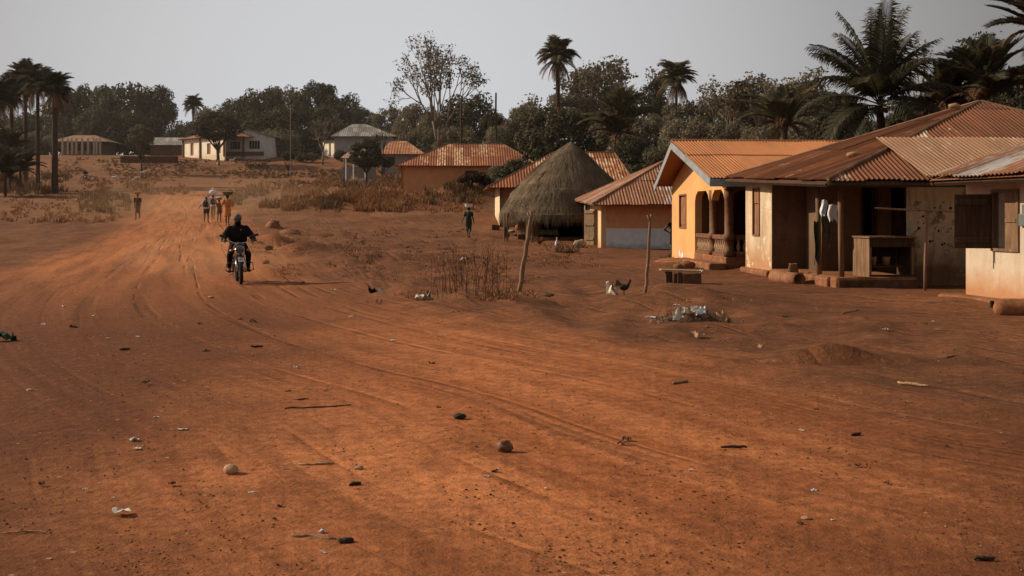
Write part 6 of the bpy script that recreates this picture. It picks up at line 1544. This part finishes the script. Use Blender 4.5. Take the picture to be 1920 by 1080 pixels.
    for px, w, d, h, dy in ((1254, .15, .16, .262, .15), (1265.5, .09, .17, .262, .0), (1274.5, .09, .17, .262, -.1), (1297, .42, .16, .25, -.14)):
        q = at(px, 530, Yb + dy); m = MB(); m.box((q.x, Yb + dy, z0 + h / 2 - .03), (w, d, h + .06), .05 * (px % 7 - 3) / 3, 0, 0, .02); m.build('mud_block', M['earth_dark'], r, bevel=.02)
    for px, py, s, lab in ((1318, 499, .2, 'left'), (1304, 500, .14, 'right')):
        q = at(px - 30, py - 1, 32.2); q.z = hgt(q.x, q.y) + s * .3; m = MB(); m.ell(q, (s * 1.2, s, s * .7), 12, 8, None, .35); solo(m, 'footing_stone', M['earth'], 'rough stone at the foot of the yellow gable wall, %s of the pair' % ('right' if lab == 'left' else 'left'), 'stone', q, True)
    # broken render apron before the yellow wall
    q = at(1283, 492, 36.0); m = MB(); m.ell((q.x, q.y, hgt(q.x, q.y)), (.8, 1.3, .13), 18, 8, None, .4); solo(m, 'rubble_apron', M['earth'], 'low crumbled grey footing under the yellow gable wall', 'footing', q, True)
    # round log at the right edge and the cloth on the white house
    q = at(1900, 588, 17.6); q.z = .13; m = MB(); d = Vector((.95, -.2, 0)); m.cap(q - d * .15, q + d * 1.2, .155, .165, 16); o = remesh(m, 'log', M['earth'], None, .03, 3, q); tag(o, 'thick rounded earth coloured log lying at the right edge', 'log')
    fr = FW; s_, zt = fr.px(1917, 383); _, zb = fr.px(1917, 424); m = MB(); fr.box(m, s_ - .03, s_ + .5, .03, .06, zb, zt - .16); fr.box(m, s_ + .05, s_ + .35, .03, .055, zt - .155, zt); solo(m, 'hanging_cloth', M['enamel_grey'], 'grey cloth hanging on the white wall at the right edge', 'cloth', fr.pt(s_, 0, zb), False, .02)
    m = MB(); p = fr.pt(0, .42, 0); q = at(1860, 570, 18.6); m.box((q.x - .0, q.y, .06), (.05, .06, .22)); solo(m, 'drain_pipe', M['dark'], 'short dark drain stub in the step below the white wall', 'pipe', q)
M['mortar'] = wood('terracotta_brown_timber', (.27, .12, .06)); M['basket'] = plain('tan_basket', (.33, .19, .10), .9, .35, 14)
porch_things()
def hut_things():
    Y = 54.5
    def block(px, py, w, d, h, mat, name, label, cat, rz=0):
        q = ground(px, py); m = MB(); m.box((q.x, q.y, q.z + h / 2 - .05), (w, d, h + .1), rz, 0, 0, .03); return solo(m, name, M[mat], label, cat, q, False, .03)
    block(929.5, 432, .42, .4, .30, 'earth_dark', 'mud_block', 'low dark block with a pale scrap beside it, left of the hut posts', 'block')
    block(950, 443, .30, .35, .55, 'wood_dark', 'stump', 'upright dark stump seat at the left side of the hut', 'stump')
    block(977.5, 451, .36, .4, .30, 'earth_dark', 'mud_block', 'dark block under the bundles, right one by the hut floor', 'block')
    block(966, 449, .2, .35, .26, 'wood_dark', 'mud_block', 'narrow dark block under the bundles before the hut', 'block')
    q = ground(975, 441); m = MB(); m.ell((q.x, q.y, q.z + .42), (.27, .2, .17), 14, 10, None, .3); solo(m, 'bundle', M['bundle'], 'rounded red-brown cloth bundle beside the hut opening', 'bundle', q, True)
    q = ground(958, 445); m = MB(); m.ell((q.x, q.y, q.z + .3), (.24, .2, .1), 14, 8, None, .5); solo(m, 'bundle', M['paper'], 'crumpled pale sack left of the red-brown bundle', 'sack', q, True)
    q = ground(994, 441); m = MB(); m.ell((q.x, q.y, q.z + .35), (.12, .12, .2), 12, 8, None, .2); solo(m, 'clay_pot', M['basket'], 'round tan clay pot beside the hut post', 'pot', q, True)
    q = ground(1087, 464); m = MB(); m.ell((q.x, q.y, q.z + .15), (.27, .23, .2), 14, 10, None, .4); solo(m, 'boulder', M['concrete'], 'rounded grey boulder before the left end of the blue-grey wall', 'boulder', q, True)
    q = ground(1044, 462); m = MB(); m.lathe(q, [(.075, 0), (.09, .02), (.085, .17), (.03, .26), (.018, .30), (.018, .40)], 14); o = solo(m, 'jug', M['plastic_w'], 'white necked jug standing on bare ground before the hut', 'jug', q, True)
    q = ground(1055, 472); m = MB(); rg = random.Random(3)
    for i in range(60): a = Vector((q.x + rg.gauss(0, .28), q.y + rg.gauss(0, .25), q.z)); m.tube([a, a + Vector((rg.uniform(-.2, .2), rg.uniform(-.2, .2), rg.uniform(.1, .4)))], [.014, .006], 4)
    m.ell(q, (.4, .35, .09), 12, 6, None, .4); solo(m, 'brushwood_heap', M['grass_brown2'], 'small heap of broken brushwood beside the white jug', 'heap', q)
    for px in (1097, 1104): pass
    # termite mounds / earth heaps and the brush heap before the mud house
    for px, py, w, h, lab in ((513, 429, 30, 16, 'pointed red earth heap beside the road, nearest its right edge'), (545, 440, 40, 10, 'low red earth heap right of the pointed one'), (388, 297, 14, 13, 'small red termite mound before the school doors')):
        q = ground(px, py); k = q.y / F; m = MB(); m.ell(q, (w * k * .5, w * k * .5, h * k), 16, 10, None, .35); solo(m, 'earth_heap', M['earth'], lab, 'earth heap', q, True)
    q = at(893, 352, 88); me = CRB[0]; r = thing('brush_heap', 'dark brown heap of cut brush under the mud house window', 'brush', (q.x, q.y, hgt(q.x, q.y)))
    o = bpy.data.objects.new('twig_pile', me); COL.objects.link(o); o.parent = r; o.scale = (1.3, .9, .8); o.location = (0, 0, .5); o.material_slots[0].link = 'OBJECT'; o.material_slots[0].material = M['brush']
M['bundle'] = plain('red_brown_cloth', (.32, .12, .05), .9, .4, 10); M['brush'] = leafmat('cut_brush', (.03, .016, .01), (.085, .04, .022), .1)
hut_things()

M['leaf_litter'] = plain('dead_leaf', (.085, .042, .024), .9, .5, 20)
# ------------------------------------------------------------------ stones, sticks and litter on the road
def stone(px, py, wpx, hr, label, mat='stone', name='stone', cat='stone', jit=.12, smooth=True):
    g = ground(px, py); w = wpx / F * g.y / 2; m = MB(); m.ell((g.x, g.y, g.z + w * hr * .85), (w, w * .8, w * hr), 20, 14, Matrix.Rotation(px, 3, 'Z') if jit < .1 else None, jit); return solo(m, name, M[mat], label, cat, g, smooth)
M['ball'] = plain('brown_husk', (.15, .062, .03), .6, .5, 20, .3, 0, .4, 40)
M['pale_stone'] = plain('tan_stone', (.40, .235, .13), .8, .3, 25, .2, 0, .4, 60)
stone(433, 889, 31, .66, 'smooth oval tan stone on the road in the left foreground', 'pale_stone', jit=.08)
stone(946, 849, 29, .84, 'round dark brown stone on the road in the middle foreground', 'ball', jit=.3)
stone(862, 785, 22, .5, 'black clod on the road just up from the round brown stone', 'hen_b', 'clod', 'clod', .4)
stone(673, 881, 17, .45, 'small flat brown stone right of the oval tan stone', 'stone', jit=.3)
stone(1512, 976, 20, .35, 'flat brown stone in the right foreground', 'stone', jit=.25)
stone(57, 735, 14, .5, 'small pale stone near the left edge', 'pale_stone', jit=.2)
stone(504, 469, 16, .6, 'dark rock at the roadside right of the motorcycle', 'earth_dark', 'rock', 'rock', .4)
stone(498, 495, 14, .6, 'red brown rock just below the dark roadside rock', 'earth', 'rock', 'rock', .4)
stone(396, 559, 11, .4, 'small pale stone below the motorcycle', 'pale_stone', jit=.3)
stone(1030, 556, 18, .4, 'brown clod at the right foot of the stick mound', 'earth_dark', 'clod', 'clod', .4)
def twig(px0, py0, px1, py1, r, label, mat='stick', bend=.02, flat=False):
    a = ground(px0, py0); b = ground(px1, py1); m = MB(); rg = random.Random(int(px0 + py0)); n = 7
    pts = [a.lerp(b, i / n) + Vector((rg.uniform(-bend, bend), rg.uniform(-bend, bend), r * .8 + rg.uniform(0, .008))) for i in range(n + 1)]
    m.tube(pts, [r * (.6 + .6 * math.sin(PI * (i + .7) / (n + 1.4))) for i in range(n + 1)], 7); return solo(m, 'stick', M[mat], label, 'stick', a, True)
M['stick_dark'] = wood('dark_stick', (.05, .028, .018), 2); M['stick_pale'] = wood('bleached_stick', (.38, .22, .12), 2)
twig(530, 768, 655, 763, .006, 'longest thin dark stick lying across the road at left', 'stick_dark')
twig(552, 752, 575, 750, .007, 'short dark stick just above the long thin one', 'stick_dark')
twig(562, 875, 621, 872, .007, 'bleached stick right of the oval tan stone', 'stick_pale')
twig(545, 1006, 632, 1016, .008, 'grey-brown stick touching the dark bark piece near the bottom edge', 'stick')
twig(632, 1024, 661, 1021, .016, 'dark bark piece near the bottom edge', 'stick_dark', .006)
twig(470, 652, 493, 651, .012, 'dark stick on the road above the long thin one', 'stick_dark', .008)
twig(224, 657, 243, 656, .012, 'dark stick at the left between the road edge and the pale scraps', 'stick_dark', .008)
twig(654, 913, 676, 911, .010, 'dark curled bark below the small flat stone', 'stick_dark', .006)
twig(1262, 722, 1290, 718, .012, 'brown stick on the road in the right half', 'stick', .01)
twig(1352, 842, 1402, 842, .009, 'thin dark stick in the right foreground', 'stick_dark', .008)
twig(1577, 590, 1611, 583, .012, 'long grey stick on the bare yard before the porch', 'stick')
twig(1684, 720, 1741, 727, .012, 'pale peeled stick along the road edge at right', 'stick_pale', .01)
twig(1773, 675, 1812, 673, .02, 'dark twig bundle on the yard at right', 'stick_dark', .012)
twig(1828, 1054, 1864, 1053, .010, 'dark stick at the bottom right corner', 'stick_dark', .006)
twig(1595, 819, 1615, 817, .010, 'short dark stick right of the thin dark one', 'stick_dark', .005)
twig(12, 1003, 90, 1000, .004, 'thin pale root near the bottom left corner', 'stick_pale', .03)
def scrap(px, py, wpx, label, mat, name='paper_scrap', cat='litter', h=.35, seed=None, group=None):
    g = ground(px, py); w = wpx / F * g.y; rg = random.Random(seed or int(px * 7 + py)); m = MB(); n = 5; vs = []; a = rg.uniform(-.5, .5)
    for j in range(4):
        for i in range(n):
            u, v = i / (n - 1) - .5, j / 3 - .5; x = u * w * (1 - .4 * abs(v) * rg.random()); y = v * w * .7 + rg.uniform(-.1, .1) * w
            z = .006 + abs(mnoise.noise(Vector((u * 3 + px, v * 3 + py, 0)))) * w * h * 1.6
            vs.append((g.x + x * math.cos(a) - y * math.sin(a), g.y + x * math.sin(a) + y * math.cos(a), g.z + z))
    m.add(vs, [(j * n + i, j * n + i + 1, (j + 1) * n + i + 1, (j + 1) * n + i) for j in range(3) for i in range(n - 1)]); o = m.build(name, M[mat], None, False, g, False)
    tag(o, label, cat, group); k = o.modifiers.new('t', 'SOLIDIFY'); k.thickness = .003; return o
scrap(228, 963, 34, 'longish cream rag scrap in the bottom left foreground', 'paper', h=.3)
scrap(252, 826, 18, 'bluish white plastic scrap left of the small white one', 'plastic_w')
scrap(257, 843, 15, 'small white paper strip below the bluish plastic scrap', 'paper', h=.15)
scrap(342, 807, 18, 'thin white paper strip on the road above the oval stone', 'paper', h=.15)
scrap(472, 926, 13, 'small white paper bit below the oval stone', 'paper', h=.15)
scrap(604, 1004, 12, 'clear plastic bag knot above the bottom stick', 'plastic_w', h=.8)
scrap(608, 1040, 10, 'tiny white scrap at the bottom edge below the dark bark', 'paper')
scrap(1220, 596, 22, 'flat white plastic strip left of the rubbish heap', 'plastic_w', h=.2)
scrap(1268, 573, 14, 'white plastic strip above the rubbish heap', 'plastic_w', h=.2)
scrap(1148, 556, 24, 'crumpled pale paper beside the dark hen', 'paper', h=1.2)
scrap(1145, 541, 14, 'white paper strip left of the dark hen', 'plastic_w', h=.2)
scrap(868, 489, 10, 'small bright blue-white plastic bit on the open ground below the green dressed woman', 'plastic_w', h=.9)
scrap(715, 552, 14, 'white scrap beside the black rag at the road edge', 'paper', h=.8)
scrap(703, 552, 24, 'black rag at the road edge', 'c_black', 'rag', 'rag', .6)
scrap(795, 562, 30, 'pale crumpled paper among the grass at the road edge', 'paper', h=.5)
scrap(12, 640, 38, 'dark grey-green rag at the left edge', 'c_green', 'rag', 'rag', .6)
scrap(1305, 635, 30, 'dried brown plant scrap below the rubbish heap', 'basket', 'dry_leaf', 'dry leaf', .5)
scrap(1424, 653, 16, 'pale brown paper scrap right of the dried plant scrap', 'basket', h=.4)
scrap(1175, 828, 18, 'dark dry leaf right of the round brown stone', 'earth_dark', 'dry_leaf', 'dry leaf', .5)
scrap(936, 882, 8, 'tiny white bit below the round brown stone', 'paper')
scrap(1387, 512, 9, 'white scrap at the foot of the yellow house step', 'plastic_w', h=.8) if False else scrap(1315, 512, 9, 'white scrap at the foot of the yellow house step', 'plastic_w', h=.8)
rg_ = random.Random(12)
for i in range(60):
    px = rg_.uniform(20, 1900); py = rg_.choice([rg_.uniform(560, 1070), rg_.uniform(490, 640)])
    if py < 575 and (px < 560 or px > 1380): py = rg_.uniform(600, 1000)
    dk = rg_.random()
    if dk < .45: scrap(px, py, rg_.uniform(5, 11), 'small pale scrap lying on the bare ground', 'paper' if dk < .25 else 'plastic_w', 'paper_scrap', 'litter', .4, i + 50, 'small pale litter scraps')
    else: scrap(px, py, rg_.uniform(7, 16), 'small dark dry leaf lying on the bare ground', 'leaf_litter', 'dry_leaf', 'dry leaf', .5, i + 50, 'small dry leaves')

# ------------------------------------------------------------------ rubbish heap
def rubbish():
    g = ground(1296, 606); r = thing('rubbish_heap', 'heap of dead leaves, twigs, paper and plastic on the bare yard', 'rubbish heap', g); rg = random.Random(2)
    m = MB(); m.ell(g, (.5, .34, .16), 20, 10, None, .4); m.build('mound', M['leaf_litter'], r, True)
    m = MB()
    for i in range(90):
        a = Vector((g.x + rg.gauss(0, .2), g.y + rg.gauss(0, .15), g.z + .05)); m.tube([a, a + Vector((rg.uniform(-.14, .14), rg.uniform(-.1, .1), rg.uniform(.04, .2)))], [.006, .002], 4)
    m.build('twigs', M['grass_brown2'], r)['kind'] = 'stuff'
    m = MB()
    for i in range(300):
        x, y = rg.gauss(0, .28), rg.gauss(0, .2); c = Vector((g.x + x, g.y + y, g.z + max(.01, .19 * math.exp(-(x / .4) ** 2 - (y / .28) ** 2)) + rg.uniform(0, .03))); q = rg.uniform(.015, .04)
        d = Vector((rg.uniform(-1, 1), rg.uniform(-1, 1), rg.uniform(-.7, .7))).normalized(); e = d.cross(Vector((rg.uniform(-1, 1), rg.uniform(-1, 1), 1))).normalized()
        m.add([c - d * q, c + e * q * .5, c + d * q, c - e * q * .5], [(0, 1, 2, 3)])
    m.build('leaf_litter', M['leaf_dry'], r, fix=False)['kind'] = 'stuff'
    for dx, dz, w, mt, nm in ((.1, .2, .14, 'plastic_w', 'plastic_bag'), (-.22, .13, .15, 'paper', 'paper'), (.02, .22, .12, 'paper', 'paper'), (.36, .1, .22, 'basket', 'cardboard'), (-.05, .12, .10, 'basket', 'cardboard'), (-.12, .2, .1, 'paper', 'paper')):
        m = MB(); n = 6; vs = []
        for j in range(n):
            for i in range(n): u, v = i / 5 - .5, j / 5 - .5; vs.append((g.x + dx + u * w, g.y - .2 + v * w * .6, g.z + dz + v * w * .7 + .5 * w * mnoise.noise(Vector((u * 4 + dx * 9, v * 4, w * 9)))))
        m.add(vs, [(j * n + i, j * n + i + 1, (j + 1) * n + i + 1, (j + 1) * n + i) for j in range(n - 1) for i in range(n - 1)]); m.build(nm, M[mt], r, fix=False)
rubbish()
